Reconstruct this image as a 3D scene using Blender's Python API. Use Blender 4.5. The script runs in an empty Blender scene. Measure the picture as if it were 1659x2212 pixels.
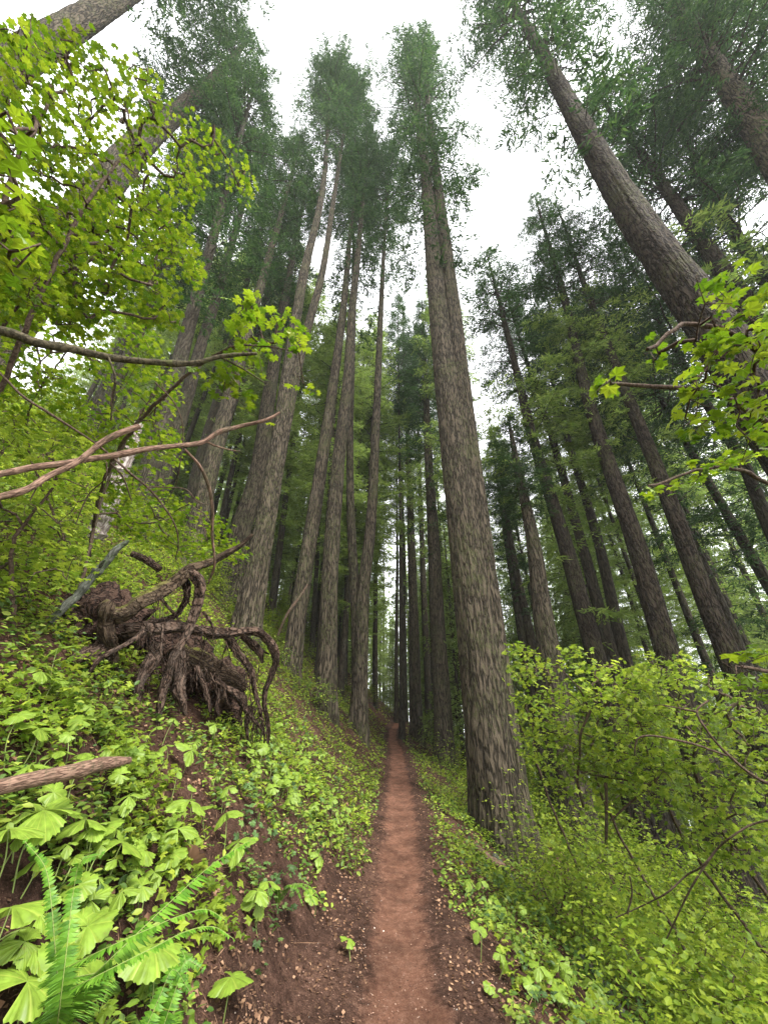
import bpy, math, random
import numpy as np
from mathutils import Vector, Matrix

random.seed(7)
rng = np.random.default_rng(11)
R = math.radians
sc = bpy.context.scene

# ------------------------------------------------------------------ camera
F_PX, CX, CY = 831.0, 829.5, 1106.0          # focal length and centre in photo pixels (1659 x 2212)
PITCH = R(30.8)
CZ = 1.62
cam_d = bpy.data.cameras.new("camera")
cam_d.sensor_fit = 'VERTICAL'; cam_d.sensor_height = 36.0
cam_d.lens = 36.0 * F_PX / 2212.0
cam_d.clip_start = 0.05; cam_d.clip_end = 1000
cam = bpy.data.objects.new("camera", cam_d); sc.collection.objects.link(cam)
cam.location = (0, 0, CZ); cam.rotation_euler = (R(90) + PITCH, 0, 0)
sc.camera = cam

# ------------------------------------------------------------------ world: bright overcast sky
SUN_EL, SUN_AZ = R(55), R(135)               # azimuth clockwise from +Y
w = bpy.data.worlds.new("World"); sc.world = w; w.use_nodes = True
nt = w.node_tree; nt.nodes.clear()
wo = nt.nodes.new('ShaderNodeOutputWorld'); bg = nt.nodes.new('ShaderNodeBackground')
sky = nt.nodes.new('ShaderNodeTexSky'); sky.sky_type = 'NISHITA'; sky.sun_disc = False
sky.sun_elevation = SUN_EL; sky.sun_rotation = SUN_AZ
hs = nt.nodes.new('ShaderNodeHueSaturation'); hs.inputs['Saturation'].default_value = 0.12; hs.inputs['Value'].default_value = 1.0
mixc = nt.nodes.new('ShaderNodeMix'); mixc.data_type = 'RGBA'; mixc.inputs['Factor'].default_value = 0.7
mixc.inputs[7].default_value = (9.0, 9.1, 9.4, 1)
nt.links.new(sky.outputs[0], hs.inputs['Color']); nt.links.new(hs.outputs[0], mixc.inputs[6])
nt.links.new(mixc.outputs[2], bg.inputs['Color']); bg.inputs['Strength'].default_value = 0.14
nt.links.new(bg.outputs[0], wo.inputs[0])
sun_d = bpy.data.lights.new("sun", 'SUN'); sun_d.energy = 3.0; sun_d.angle = R(25); sun_d.color = (1.0, 0.96, 0.9)
sun = bpy.data.objects.new("sun", sun_d); sc.collection.objects.link(sun)
sdir = Vector((math.sin(SUN_AZ) * math.cos(SUN_EL), math.cos(SUN_AZ) * math.cos(SUN_EL), math.sin(SUN_EL)))
sun.rotation_euler = sdir.to_track_quat('Z', 'Y').to_euler()
sc.view_settings.view_transform = 'Standard'; sc.view_settings.look = 'None'
sc.view_settings.gamma = 1.0; sc.view_settings.exposure = 1.6
sc.cycles.max_bounces = 7; sc.cycles.diffuse_bounces = 4; sc.cycles.glossy_bounces = 2
sc.cycles.transmission_bounces = 4; sc.cycles.use_denoising = True
sc.cycles.sample_clamp_indirect = 6

# ------------------------------------------------------------------ maths helpers
cp, sp = math.cos(PITCH), math.sin(PITCH)
CAM = np.array([0, 0, CZ])
def ray(px, py):
    a = (px - CX) / F_PX; b = (CY - py) / F_PX
    return np.array([a, cp - b * sp, sp + b * cp])
def P(px, py, t): return CAM + ray(px, py) * t
def project(p):
    q = np.asarray(p, float) - CAM
    d = q[..., 1] * cp + q[..., 2] * sp
    u = -q[..., 1] * sp + q[..., 2] * cp
    d = np.where(d < 1e-3, 1e-3, d)
    return CX + F_PX * q[..., 0] / d, CY - F_PX * u / d, d

def _h(ix, iy, iz):
    n = (ix * 374761393 + iy * 668265263 + iz * 2147483647 + 1013904223) & 0xffffffff
    n = ((n ^ (n >> 13)) * 1274126177) & 0xffffffff
    n = ((n ^ (n >> 16)) * 2246822519) & 0xffffffff
    return ((n ^ (n >> 15)) & 0xffffff) / float(0xffffff)
def vnoise(x, y, z=0.0):
    x, y, z = np.broadcast_arrays(np.asarray(x, float), np.asarray(y, float), np.asarray(z, float))
    ix, iy, iz = np.floor(x).astype(np.int64), np.floor(y).astype(np.int64), np.floor(z).astype(np.int64)
    fx, fy, fz = x - ix, y - iy, z - iz
    fx, fy, fz = [f * f * (3 - 2 * f) for f in (fx, fy, fz)]
    r = 0
    for a in (0, 1):
        for b in (0, 1):
            for c in (0, 1):
                r = r + _h(ix + a, iy + b, iz + c) * (fx if a else 1 - fx) * (fy if b else 1 - fy) * (fz if c else 1 - fz)
    return r * 2 - 1
def fbm(x, y, z=0.0, o=3):
    r, a, f = 0, 1, 1
    for _ in range(o):
        r = r + a * vnoise(x * f + 13.7 * f, y * f, z * f); a *= .5; f *= 2.03
    return r

# ------------------------------------------------------------------ terrain height
_ty = np.array([-8, 0, 3.65, 6, 8, 10, 14, 21, 26, 31, 36, 42, 60, 120, 260.])
_tz = np.array([-1.75, -1.62, -1.5, -1.38, -1.2, -.99, -.74, -.34, .10, .72, 1.40, 1.55, 2.2, 5, 10.])
_tx = np.array([.1, .1, .145, .2, .29, .36, .46, .62, .5, .68, 1.3, 2.2, 3, 3, 3.])
def xt(y): return np.interp(y, _ty, _tx)
def zt(y): return np.interp(y, _ty, _tz)
HW = 0.30
def H(x, y):
    x = np.asarray(x, float); y = np.asarray(y, float)
    c, z0 = xt(y), zt(y)
    wob = .09 * vnoise(y * .9, 3.3) + .05 * vnoise(y * 2.7, 8.1)
    u = c - HW + wob - x
    v = x - c - HW + wob
    left = np.where(u < .45, .22 * u, .1 + np.where(u < 1.0, 1.15 * (u - .45), .6325 + .83 * (u - 1.0)))
    left = np.where(u > 25, .1 + .6325 + .83 * 24 + .6 * (u - 25), left)
    right = np.where(v < .25, -.12 * v, -.03 - .48 * (v - .25))
    right = np.where(v > 6, -.03 - .48 * 5.75 - .36 * (v - 6), right)
    hgt = np.where(u > 0, left, np.where(v > 0, right, -.03 * np.clip(1 - ((x - c) / HW) ** 2, 0, 1)))
    off = np.clip(np.maximum(u, v), 0, 1)
    r = np.hypot(x, y)
    n = .10 * fbm(x * .9, y * .9, 0, 3) + .03 * vnoise(x * 6, y * 6, 2) + .25 * vnoise(x * .25, y * .25, 5) * np.clip(r / 12, 0, 1)
    return CZ + z0 + hgt + n * off + .008 * vnoise(x * 5, y * 5, 9)
def ground_hit(px, py, tmax=60):
    d = ray(px, py); ts = np.geomspace(.4, tmax, 900)
    pts = CAM + d * ts[:, None]
    below = pts[:, 2] < H(pts[:, 0], pts[:, 1])
    i = int(np.argmax(below)) if below.any() else len(ts) - 1
    return pts[i], ts[i]

# ------------------------------------------------------------------ mesh helpers
def mesh(name, V, Fs, mats, midx=None, smooth=True, uv=None, attr=None):
    """Fs: list of int arrays (m,k) with any k."""
    me = bpy.data.meshes.new(name)
    V = np.asarray(V, np.float32)
    Fs = [f for f in Fs if len(f)]
    loops = np.concatenate([f.ravel() for f in Fs]).astype(np.int32)
    tot = np.concatenate([np.full(len(f), f.shape[1], np.int32) for f in Fs])
    st = np.concatenate([[0], np.cumsum(tot)[:-1]]).astype(np.int32)
    me.vertices.add(len(V)); me.vertices.foreach_set('co', V.ravel())
    me.loops.add(len(loops)); me.loops.foreach_set('vertex_index', loops)
    me.polygons.add(len(tot)); me.polygons.foreach_set('loop_start', st)
    if midx is not None: me.polygons.foreach_set('material_index', np.concatenate(midx).astype(np.int32))
    for m in mats: me.materials.append(m)
    if uv is not None:
        l = me.uv_layers.new(name='uv'); l.data.foreach_set('uv', np.asarray(uv, np.float32)[loops].ravel())
    me.update(calc_edges=True)
    me.polygons.foreach_set('use_smooth', np.full(len(tot), smooth)); me.validate()
    return me
def obj(name, me, parent=None, loc=None):
    o = bpy.data.objects.new(name, me); sc.collection.objects.link(o)
    if parent is not None: o.parent = parent
    if loc is not None: o.location = loc
    return o
def tag(o, label=None, cat=None, group=None, kind=None):
    if label: o['label'] = label
    if cat: o['category'] = cat
    if group: o['group'] = group
    if kind: o['kind'] = kind
    return o
def thing(name, label, cat, loc=(0, 0, 0), group=None):
    return tag(obj(name, None, None, loc), label, cat, group)
class Acc:
    def __init__(s): s.V = []; s.F = {}; s.n = 0; s.uv = []
    def add(s, V, F, m=0, uv=None):
        F = np.asarray(F); s.V.append(V); s.F.setdefault((F.shape[1], m), []).append(F + s.n); s.n += len(V)
        s.uv.append(np.zeros((len(V), 2)) if uv is None else uv)
    def build(s, name, mats, smooth=True, origin=None, uv=False):
        V = np.concatenate(s.V)
        if origin is not None: V = V - np.asarray(origin)
        ks = list(s.F); Fs = [np.concatenate(s.F[k]) for k in ks]
        return mesh(name, V, Fs, mats, [np.full(len(f), k[1]) for k, f in zip(ks, Fs)], smooth, np.concatenate(s.uv) if uv else None)

def resample(pts, rad, step):
    pts = np.asarray(pts, float); rad = np.asarray(rad, float)
    L = np.concatenate([[0], np.cumsum(np.linalg.norm(np.diff(pts, axis=0), axis=1))])
    n = max(2, int(L[-1] / step) + 1); s = np.linspace(0, L[-1], n)
    # catmull-rom like smoothing through cubic hermite
    m = np.gradient(pts, L, axis=0) if len(pts) > 2 else np.repeat((pts[1:] - pts[:1]) / max(L[-1], 1e-6), 2, 0)
    i = np.clip(np.searchsorted(L, s) - 1, 0, len(L) - 2); h = (L[i + 1] - L[i])[:, None]; t = ((s - L[i]) / (L[i + 1] - L[i] + 1e-9))[:, None]
    h00 = 2 * t**3 - 3 * t**2 + 1; h10 = t**3 - 2 * t**2 + t; h01 = -2 * t**3 + 3 * t**2; h11 = t**3 - t**2
    return h00 * pts[i] + h10 * h * m[i] + h01 * pts[i + 1] + h11 * h * m[i + 1], np.interp(s, L, rad)
def frames(pts):
    T = np.gradient(pts, axis=0); T /= np.linalg.norm(T, axis=1)[:, None] + 1e-9
    ref = np.array([1., 0, 0]) if abs(T[0][0]) < .8 else np.array([0, 1., 0])
    N = np.zeros_like(T); n = ref - T[0] * ref.dot(T[0]); n /= np.linalg.norm(n); N[0] = n
    for i in range(1, len(T)):
        n = n - T[i] * n.dot(T[i]); n /= np.linalg.norm(n) + 1e-9; N[i] = n
    return T, N, np.cross(T, N)
def tube(acc, pts, rad, seg=8, m=0, rough=0.0, freq=3.0, seed=0.0, ridges=0.0, cap=True, disp=None):
    pts = np.asarray(pts, float); rad = np.asarray(rad, float)
    T, N, B = frames(pts); n = len(pts)
    a = np.linspace(0, 2 * np.pi, seg, endpoint=False)
    ca, sa = np.cos(a), np.sin(a)
    rr = np.repeat(rad[:, None], seg, 1)
    L = np.concatenate([[0], np.cumsum(np.linalg.norm(np.diff(pts, axis=0), axis=1))])[:, None]
    if rough: rr = rr * (1 + rough * fbm(ca[None] * 1.2 + seed, sa[None] * 1.2 + seed * .3, L * freq, 2))
    if ridges: rr = rr * (1 + ridges * (np.abs(vnoise(ca[None] * 3.5 + seed, sa[None] * 3.5, L * freq * .25)) - .4))
    if disp is not None: rr = rr + disp(a[None], L, rr)
    V = pts[:, None] + N[:, None] * (rr * ca)[..., None] + B[:, None] * (rr * sa)[..., None]
    V = V.reshape(-1, 3)
    i = np.arange(n - 1)[:, None] * seg; j = np.arange(seg)[None]; j2 = (j + 1) % seg
    Fq = np.stack([i + j, i + j2, i + seg + j2, i + seg + j], -1).reshape(-1, 4)
    av = np.abs(np.linspace(-1, 1, seg, endpoint=False))[None] * np.pi * float(np.mean(rad)) + seed
    acc.add(V, Fq, m, np.stack(np.broadcast_arrays(av, L + seed), -1).reshape(-1, 2))
    if cap:
        acc.add(np.concatenate([V[-seg:], [pts[-1] + T[-1] * rad[-1] * .5]]), np.array([[k, (k + 1) % seg, seg] for k in range(seg)]), m)
def scatter(acc, tv, tfs, pos, R3, s, m=0, uv=None):
    tv = np.asarray(tv, float); n = len(pos)
    s = np.asarray(s, float); s = s[:, None, None] if s.ndim == 1 else s[:, None, :]
    V = np.einsum('nij,nkj->nki', R3, tv[None] * s) + np.asarray(pos)[:, None]
    base = acc.n
    acc.V.append(V.reshape(-1, 3)); acc.n += n * len(tv)
    acc.uv.append(np.tile(uv, (n, 1)) if uv is not None else np.zeros((n * len(tv), 2)))
    off = (np.arange(n) * len(tv))[:, None, None] + base
    for tf in tfs:
        tf = np.asarray(tf)
        acc.F.setdefault((tf.shape[1], m), []).append((tf[None] + off).reshape(-1, tf.shape[1]))
def norm(v): return v / (np.linalg.norm(v, axis=-1, keepdims=True) + 1e-9)
def basis(fwd, up):
    """columns: x=side, y=forward, z=normal"""
    f = norm(fwd); s = norm(np.cross(f, up)); n = np.cross(s, f)
    return np.stack([s, f, n], -1)

# ------------------------------------------------------------------ materials
def M(name):
    m = bpy.data.materials.new(name); m.use_nodes = True; t = m.node_tree; t.nodes.clear()
    return m, t, (lambda k: t.nodes.new('ShaderNode' + k)), t.links.new
def ramp(n, stops):
    r = n('ValToRGB'); e = r.color_ramp.elements
    while len(e) < len(stops): e.new(.5)
    for x, (p_, c) in zip(e, stops): x.position = p_; x.color = (*c, 1)
    return r
def leaf_mat(name, c1, c2, c3, trans=.4, rough=.5, veins=False, spots=0.0):
    m, t, n, l = M(name)
    geo = n('NewGeometry'); rp = ramp(n, [(0, c1), (.55, c2), (1, c3)])
    l(geo.outputs['Random Per Island'], rp.inputs[0]); col = rp.outputs[0]
    tc = n('TexCoord'); ns = n('TexNoise'); ns.inputs['Scale'].default_value = 25 if veins else 1.3
    l(tc.outputs['Object'], ns.inputs['Vector'])
    mr = n('MapRange'); mr.inputs[1].default_value = .3; mr.inputs[2].default_value = .7; mr.inputs[3].default_value = .72; mr.inputs[4].default_value = 1.25
    l(ns.outputs[0], mr.inputs[0])
    mul = n('MixRGB'); mul.blend_type = 'MULTIPLY'; mul.inputs[0].default_value = 1
    l(col, mul.inputs[1]); l(mr.outputs[0], mul.inputs[2]); col = mul.outputs[0]
    pr = n('BsdfPrincipled'); pr.inputs['Roughness'].default_value = rough; pr.inputs['Specular IOR Level'].default_value = .3
    if veins:
        sx = n('SeparateXYZ'); l(tc.outputs['UV'], sx.inputs[0])
        mm = n('Math'); mm.operation = 'MULTIPLY'; mm.inputs[1].default_value = 7.0; l(sx.outputs[0], mm.inputs[0])
        ab = n('Math'); ab.operation = 'PINGPONG'; ab.inputs[1].default_value = .5; l(mm.outputs[0], ab.inputs[0])
        vr = n('MapRange'); vr.inputs[1].default_value = 0; vr.inputs[2].default_value = .09; vr.inputs[3].default_value = 1; vr.inputs[4].default_value = 0
        l(ab.outputs[0], vr.inputs[0])
        mx = n('MixRGB'); mx.inputs[2].default_value = (c3[0] * 1.25, c3[1] * 1.15, c3[2] * 1.3, 1)
        sf = n('Math'); sf.operation = 'MULTIPLY'; sf.inputs[1].default_value = .55; l(vr.outputs[0], sf.inputs[0])
        l(sf.outputs[0], mx.inputs[0]); l(col, mx.inputs[1]); col = mx.outputs[0]
        bp = n('Bump'); bp.inputs['Strength'].default_value = .5; bp.inputs['Distance'].default_value = .004
        l(ab.outputs[0], bp.inputs['Height']); l(bp.outputs[0], pr.inputs['Normal'])
        if spots:
            n2 = n('TexNoise'); n2.inputs['Scale'].default_value = 60; l(tc.outputs['Object'], n2.inputs['Vector'])
            r2 = n('MapRange'); r2.inputs[1].default_value = .66; r2.inputs[2].default_value = .72; l(n2.outputs[0], r2.inputs[0])
            m2 = n('MixRGB'); m2.inputs[2].default_value = (.22, .12, .04, 1); s2 = n('Math'); s2.operation = 'MULTIPLY'; s2.inputs[1].default_value = spots
            l(r2.outputs[0], s2.inputs[0]); l(s2.outputs[0], m2.inputs[0]); l(col, m2.inputs[1]); col = m2.outputs[0]
    l(col, pr.inputs['Base Color'])
    tr = n('BsdfTranslucent'); l(col, tr.inputs['Color'])
    mx = n('MixShader'); mx.inputs[0].default_value = trans; l(pr.outputs[0], mx.inputs[1]); l(tr.outputs[0], mx.inputs[2])
    o = n('OutputMaterial'); l(mx.outputs[0], o.inputs[0]); return m
def bark_mat(name, dark, mid, light, lichen, sx=9, sz=1.4, bump=.03, lich=.5, moss=0.0, uv=False):
    m, t, n, l = M(name)
    tc = n('TexCoord'); mp = n('Mapping'); mp.inputs['Scale'].default_value = (sx, sz if uv else sx, sz); l(tc.outputs['UV' if uv else 'Object'], mp.inputs[0])
    dn = n('TexNoise'); dn.inputs['Scale'].default_value = .8; dn.inputs['Detail'].default_value = 3; l(mp.outputs[0], dn.inputs['Vector'])
    ad = n('MixRGB'); ad.blend_type = 'ADD'; ad.inputs[0].default_value = .9; l(mp.outputs[0], ad.inputs[1]); l(dn.outputs['Color'], ad.inputs[2])
    vo = n('TexNoise'); vo.inputs['Scale'].default_value = 1.0; vo.inputs['Detail'].default_value = 2; l(ad.outputs[0], vo.inputs['Vector'])
    vs = n('Math'); vs.operation = 'SUBTRACT'; vs.inputs[1].default_value = .5; l(vo.outputs[0], vs.inputs[0])
    va = n('Math'); va.operation = 'ABSOLUTE'; l(vs.outputs[0], va.inputs[0])
    n1 = n('TexNoise'); n1.inputs['Scale'].default_value = 1.6; n1.inputs['Detail'].default_value = 8; n1.inputs['Roughness'].default_value = .65; l(mp.outputs[0], n1.inputs['Vector'])
    mp2 = n('Mapping'); mp2.inputs['Scale'].default_value = (sx * 3.2, sz * 3 if uv else sx * 3.2, sz * 4.5); l(tc.outputs['UV' if uv else 'Object'], mp2.inputs[0])
    n2 = n('TexNoise'); n2.inputs['Scale'].default_value = 1.0; n2.inputs['Detail'].default_value = 6; l(mp2.outputs[0], n2.inputs['Vector'])
    cr = n('MapRange'); cr.inputs[1].default_value = 0; cr.inputs[2].default_value = .11; l(va.outputs[0], cr.inputs[0])
    a1 = n('Math'); a1.operation = 'MULTIPLY'; a1.inputs[1].default_value = .55; l(cr.outputs[0], a1.inputs[0])
    a2 = n('Math'); a2.operation = 'MULTIPLY_ADD'; a2.inputs[1].default_value = .7; l(n1.outputs[0], a2.inputs[0]); l(a1.outputs[0], a2.inputs[2])
    a3 = n('Math'); a3.operation = 'MULTIPLY_ADD'; a3.inputs[1].default_value = .5; l(n2.outputs[0], a3.inputs[0]); l(a2.outputs[0], a3.inputs[2])
    rp = ramp(n, [(.3, dark), (.62, mid), (1, light)])
    sc_ = n('Math'); sc_.operation = 'MULTIPLY'; sc_.inputs[1].default_value = .8; l(a3.outputs[0], sc_.inputs[0]); l(sc_.outputs[0], rp.inputs[0])
    # lichen flakes
    mp3 = n('Mapping'); mp3.inputs['Scale'].default_value = (14, 14, 6); l(tc.outputs['Object'], mp3.inputs[0])
    n3 = n('TexNoise'); n3.inputs['Scale'].default_value = 1.3; n3.inputs['Detail'].default_value = 5; n3.inputs['Roughness'].default_value = .7; l(mp3.outputs[0], n3.inputs['Vector'])
    n4 = n('TexNoise'); n4.inputs['Scale'].default_value = .9; l(tc.outputs['Object'], n4.inputs['Vector'])
    s4 = n('Math'); s4.operation = 'MULTIPLY_ADD'; s4.inputs[1].default_value = .5; l(n4.outputs[0], s4.inputs[0]); l(n3.outputs[0], s4.inputs[2])
    lr = n('MapRange'); lr.inputs[1].default_value = .76; lr.inputs[2].default_value = .86; lr.inputs[4].default_value = lich; l(s4.outputs[0], lr.inputs[0])
    mx = n('MixRGB'); mx.inputs[2].default_value = (*lichen, 1); l(lr.outputs[0], mx.inputs[0]); l(rp.outputs[0], mx.inputs[1]); col = mx.outputs[0]
    if moss:
        geo = n('NewGeometry'); sz_ = n('SeparateXYZ'); l(geo.outputs['Normal'], sz_.inputs[0])
        mm = n('MapRange'); mm.inputs[1].default_value = .25; mm.inputs[2].default_value = .9; l(sz_.outputs[2], mm.inputs[0])
        m3 = n('Math'); m3.operation = 'MULTIPLY'; l(mm.outputs[0], m3.inputs[0])
        m5 = n('MapRange'); m5.inputs[1].default_value = .42; m5.inputs[2].default_value = .6; m5.inputs[4].default_value = moss; l(n4.outputs[0], m5.inputs[0]); l(m5.outputs[0], m3.inputs[1])
        m4 = n('MixRGB'); m4.inputs[2].default_value = (.13, .14, .02, 1); l(m3.outputs[0], m4.inputs[0]); l(col, m4.inputs[1]); col = m4.outputs[0]
    pr = n('BsdfPrincipled'); pr.inputs['Roughness'].default_value = .92; pr.inputs['Specular IOR Level'].default_value = .15
    bp = n('Bump'); bp.inputs['Strength'].default_value = 1; bp.inputs['Distance'].default_value = bump
    l(a3.outputs[0], bp.inputs['Height']); l(bp.outputs[0], pr.inputs['Normal'])
    l(col, pr.inputs['Base Color']); o = n('OutputMaterial'); l(pr.outputs[0], o.inputs[0]); return m

m_bark = bark_mat('fir_bark', (.004, .003, .002), (.033, .0265, .0175), (.115, .092, .064), (.078, .08, .035), sx=12, sz=2.0, bump=.08, lich=.75)
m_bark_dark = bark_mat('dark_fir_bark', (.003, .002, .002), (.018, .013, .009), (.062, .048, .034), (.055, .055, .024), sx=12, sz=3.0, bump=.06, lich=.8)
m_bark_far = bark_mat('fir_bark_distant', (.006, .005, .003), (.029, .0235, .016), (.068, .055, .039), (.045, .048, .022), sx=9, sz=2.0, bump=.06, lich=.7)
m_root = bark_mat('root_wood', (.004, .0025, .002), (.024, .014, .009), (.125, .082, .06), (.13, .1, .08), sx=34, sz=11, bump=.03, lich=.35, moss=0, uv=True)
m_rootmoss = bark_mat('mossy_root_wood', (.012, .008, .005), (.04, .026, .017), (.10, .07, .045), (.14, .11, .07), sx=34, sz=11, bump=.03, lich=.2, moss=1.0, uv=True)
m_twig = bark_mat('twig_bark', (.018, .011, .008), (.05, .033, .022), (.10, .07, .05), (.08, .08, .045), sx=30, sz=30, bump=.002, lich=.3)
m_pink = bark_mat('peeled_branch_bark', (.03, .017, .011), (.10, .06, .042), (.22, .14, .10), (.04, .045, .022), sx=90, sz=14, bump=.004, lich=.5, uv=True)
m_grey = bark_mat('pale_grey_wood', (.035, .035, .026), (.08, .085, .066), (.14, .145, .12), (.05, .07, .03), sx=40, sz=9, bump=.012, lich=.8, uv=True)
m_snag = bark_mat('pale_snag_wood', (.07, .05, .04), (.20, .165, .145), (.42, .37, .34), (.12, .1, .07), sx=12, sz=3, bump=.02, lich=.4)  # paler wood tones than the other bark materials
m_mossbr = bark_mat('mossy_branch_bark', (.015, .012, .008), (.04, .035, .02), (.09, .075, .045), (.08, .09, .03), sx=30, sz=30, bump=.003, lich=.8)

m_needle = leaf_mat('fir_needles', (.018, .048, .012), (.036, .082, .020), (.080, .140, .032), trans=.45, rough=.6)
m_needle_lit = leaf_mat('lit_tone_fir_needles', (.13, .21, .04), (.20, .29, .055), (.29, .37, .08), trans=.6, rough=.6)  # lighter copy of the fir needles: light on distant trees put into colour
m_needle2 = leaf_mat('hemlock_needles', (.15, .23, .05), (.21, .30, .065), (.30, .38, .09), trans=.5, rough=.6)
m_maple = leaf_mat('vine_maple_leaves', (.07, .145, .006), (.145, .225, .008), (.25, .32, .018), trans=.5, rough=.45)
m_shrub = leaf_mat('shrub_leaves', (.11, .19, .016), (.22, .31, .028), (.36, .44, .045), trans=.55, rough=.5)
m_cover = leaf_mat('low_plant_leaves', (.045, .10, .015), (.15, .235, .028), (.31, .37, .055), trans=.35, rough=.5)
m_bluegreen = leaf_mat('blue_green_leaves', (.05, .10, .028), (.09, .165, .04), (.16, .25, .055), trans=.35, rough=.5)
m_vanilla = leaf_mat('broad_leaf', (.085, .17, .018), (.165, .26, .03), (.28, .36, .055), trans=.35, rough=.42, veins=True, spots=.25)
m_fern = leaf_mat('fern_frond', (.045, .12, .010), (.085, .20, .014), (.15, .29, .03), trans=.35, rough=.45)
m_dead = leaf_mat('dry_leaf', (.07, .038, .02), (.17, .09, .05), (.33, .20, .12), trans=.15, rough=.8)
m_stem = leaf_mat('green_stem', (.1, .16, .03), (.15, .2, .05), (.2, .15, .06), trans=.0, rough=.6)
m_crumb = leaf_mat('soil_crumb', (.03, .016, .011), (.16, .085, .06), (.34, .22, .16), trans=0, rough=.95)
m_pebble = leaf_mat('pebble', (.18, .13, .1), (.3, .24, .2), (.45, .4, .35), trans=0, rough=.9)

m_humus = bark_mat('dark_humus', (.006, .004, .003), (.025, .014, .010), (.07, .042, .03), (.09, .06, .04), sx=14, sz=14, bump=.04, lich=.3)
def ground_mat(name, trail):
    m, t, n, l = M(name)
    tc = n('TexCoord'); co = tc.outputs['Object']
    def ns(s, d=6, r=.6):
        x = n('TexNoise'); x.inputs['Scale'].default_value = s; x.inputs['Detail'].default_value = d; x.inputs['Roughness'].default_value = r; l(co, x.inputs['Vector']); return x
    a, b, c = ns(1.7), ns(17, 10, .75), ns(110, 5, .75)
    if trail: st = [(.25, (.125, .058, .038)), (.5, (.20, .098, .066)), (.8, (.30, .165, .12))]
    else: st = [(.36, (.014, .008, .006)), (.5, (.065, .034, .023)), (.66, (.19, .11, .08))]
    s1 = n('Math'); s1.operation = 'MULTIPLY_ADD'; s1.inputs[1].default_value = .5; l(b.outputs[0], s1.inputs[0])
    s2 = n('Math'); s2.operation = 'MULTIPLY'; s2.inputs[1].default_value = .5; l(c.outputs[0], s2.inputs[0]); l(s2.outputs[0], s1.inputs[2])
    rp = ramp(n, st); l(s1.outputs[0], rp.inputs[0])
    mr = n('MapRange'); mr.inputs[1].default_value = .3; mr.inputs[2].default_value = .7; mr.inputs[3].default_value = .75; mr.inputs[4].default_value = 1.2; l(a.outputs[0], mr.inputs[0])
    mu = n('MixRGB'); mu.blend_type = 'MULTIPLY'; mu.inputs[0].default_value = 1; l(rp.outputs[0], mu.inputs[1]); l(mr.outputs[0], mu.inputs[2]); col = mu.outputs[0]
    # needles and crumbs: small pale flecks
    v = n('TexVoronoi'); v.inputs['Scale'].default_value = 75; l(co, v.inputs['Vector'])
    r1 = n('MapRange'); r1.inputs[1].default_value = .16; r1.inputs[2].default_value = .10; r1.inputs[3].default_value = 0; r1.inputs[4].default_value = .8; l(v.outputs['Distance'], r1.inputs[0])
    sv = n('SeparateColor'); l(v.outputs['Color'], sv.inputs[0])
    g = n('Math'); g.operation = 'GREATER_THAN'; g.inputs[1].default_value = .72; l(sv.outputs[0], g.inputs[0])
    k = n('Math'); k.operation = 'MULTIPLY'; l(g.outputs[0], k.inputs[0]); l(r1.outputs[0], k.inputs[1])
    m2 = n('MixRGB'); m2.inputs[2].default_value = (.36, .23, .16, 1); l(k.outputs[0], m2.inputs[0]); l(col, m2.inputs[1]); col = m2.outputs[0]
    pr = n('BsdfPrincipled'); pr.inputs['Roughness'].default_value = .95; pr.inputs['Specular IOR Level'].default_value = .1
    at = n('Attribute'); at.attribute_name = 'wear'
    rp2 = ramp(n, [(.34, (.085, .040, .028)), (.5, (.155, .074, .047)), (.68, (.29, .17, .12))]); l(s1.outputs[0], rp2.inputs[0])
    na_ = n('Math'); na_.operation = 'MULTIPLY_ADD'; na_.inputs[1].default_value = .9; l(b.outputs[0], na_.inputs[0]); l(at.outputs['Fac'], na_.inputs[2])
    nb_ = n('MapRange'); nb_.inputs[1].default_value = .75; nb_.inputs[2].default_value = 1.15; l(na_.outputs[0], nb_.inputs[0])
    m6 = n('MixRGB'); l(nb_.outputs[0], m6.inputs[0]); l(col, m6.inputs[1]); l(rp2.outputs[0], m6.inputs[2])
    a7 = ns(3.2, 4, .6); r7 = n('MapRange'); r7.inputs[1].default_value = .35; r7.inputs[2].default_value = .62; r7.inputs[3].default_value = .6; r7.inputs[4].default_value = 1.12; l(a7.outputs[0], r7.inputs[0])
    m7 = n('MixRGB'); m7.blend_type = 'MULTIPLY'; m7.inputs[0].default_value = 1; l(m6.outputs[0], m7.inputs[1]); l(r7.outputs[0], m7.inputs[2]); col = m7.outputs[0]
    bp = n('Bump'); bp.inputs['Strength'].default_value = .9; bp.inputs['Distance'].default_value = .05
    l(s1.outputs[0], bp.inputs['Height']); l(bp.outputs[0], pr.inputs['Normal']); l(col, pr.inputs['Base Color'])
    o = n('OutputMaterial'); l(pr.outputs[0], o.inputs[0]); return m
m_soil = ground_mat('forest_soil', False); m_trail = ground_mat('trail_dirt', False)
def set_wear(ob, x, y):
    d = x - xt(y); e = HW * (1 + .25 * vnoise(y * 1.3, 5.5)) + .16 * fbm(x * 4, y * 4, 1, 3)
    wv = np.clip(1 - (np.abs(d) - e * .35) / (np.where(d < 0, .34, .24)), 0, 1)
    at = ob.data.attributes.new('wear', 'FLOAT', 'POINT'); at.data.foreach_set('value', wv.ravel().astype(np.float32))

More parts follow.
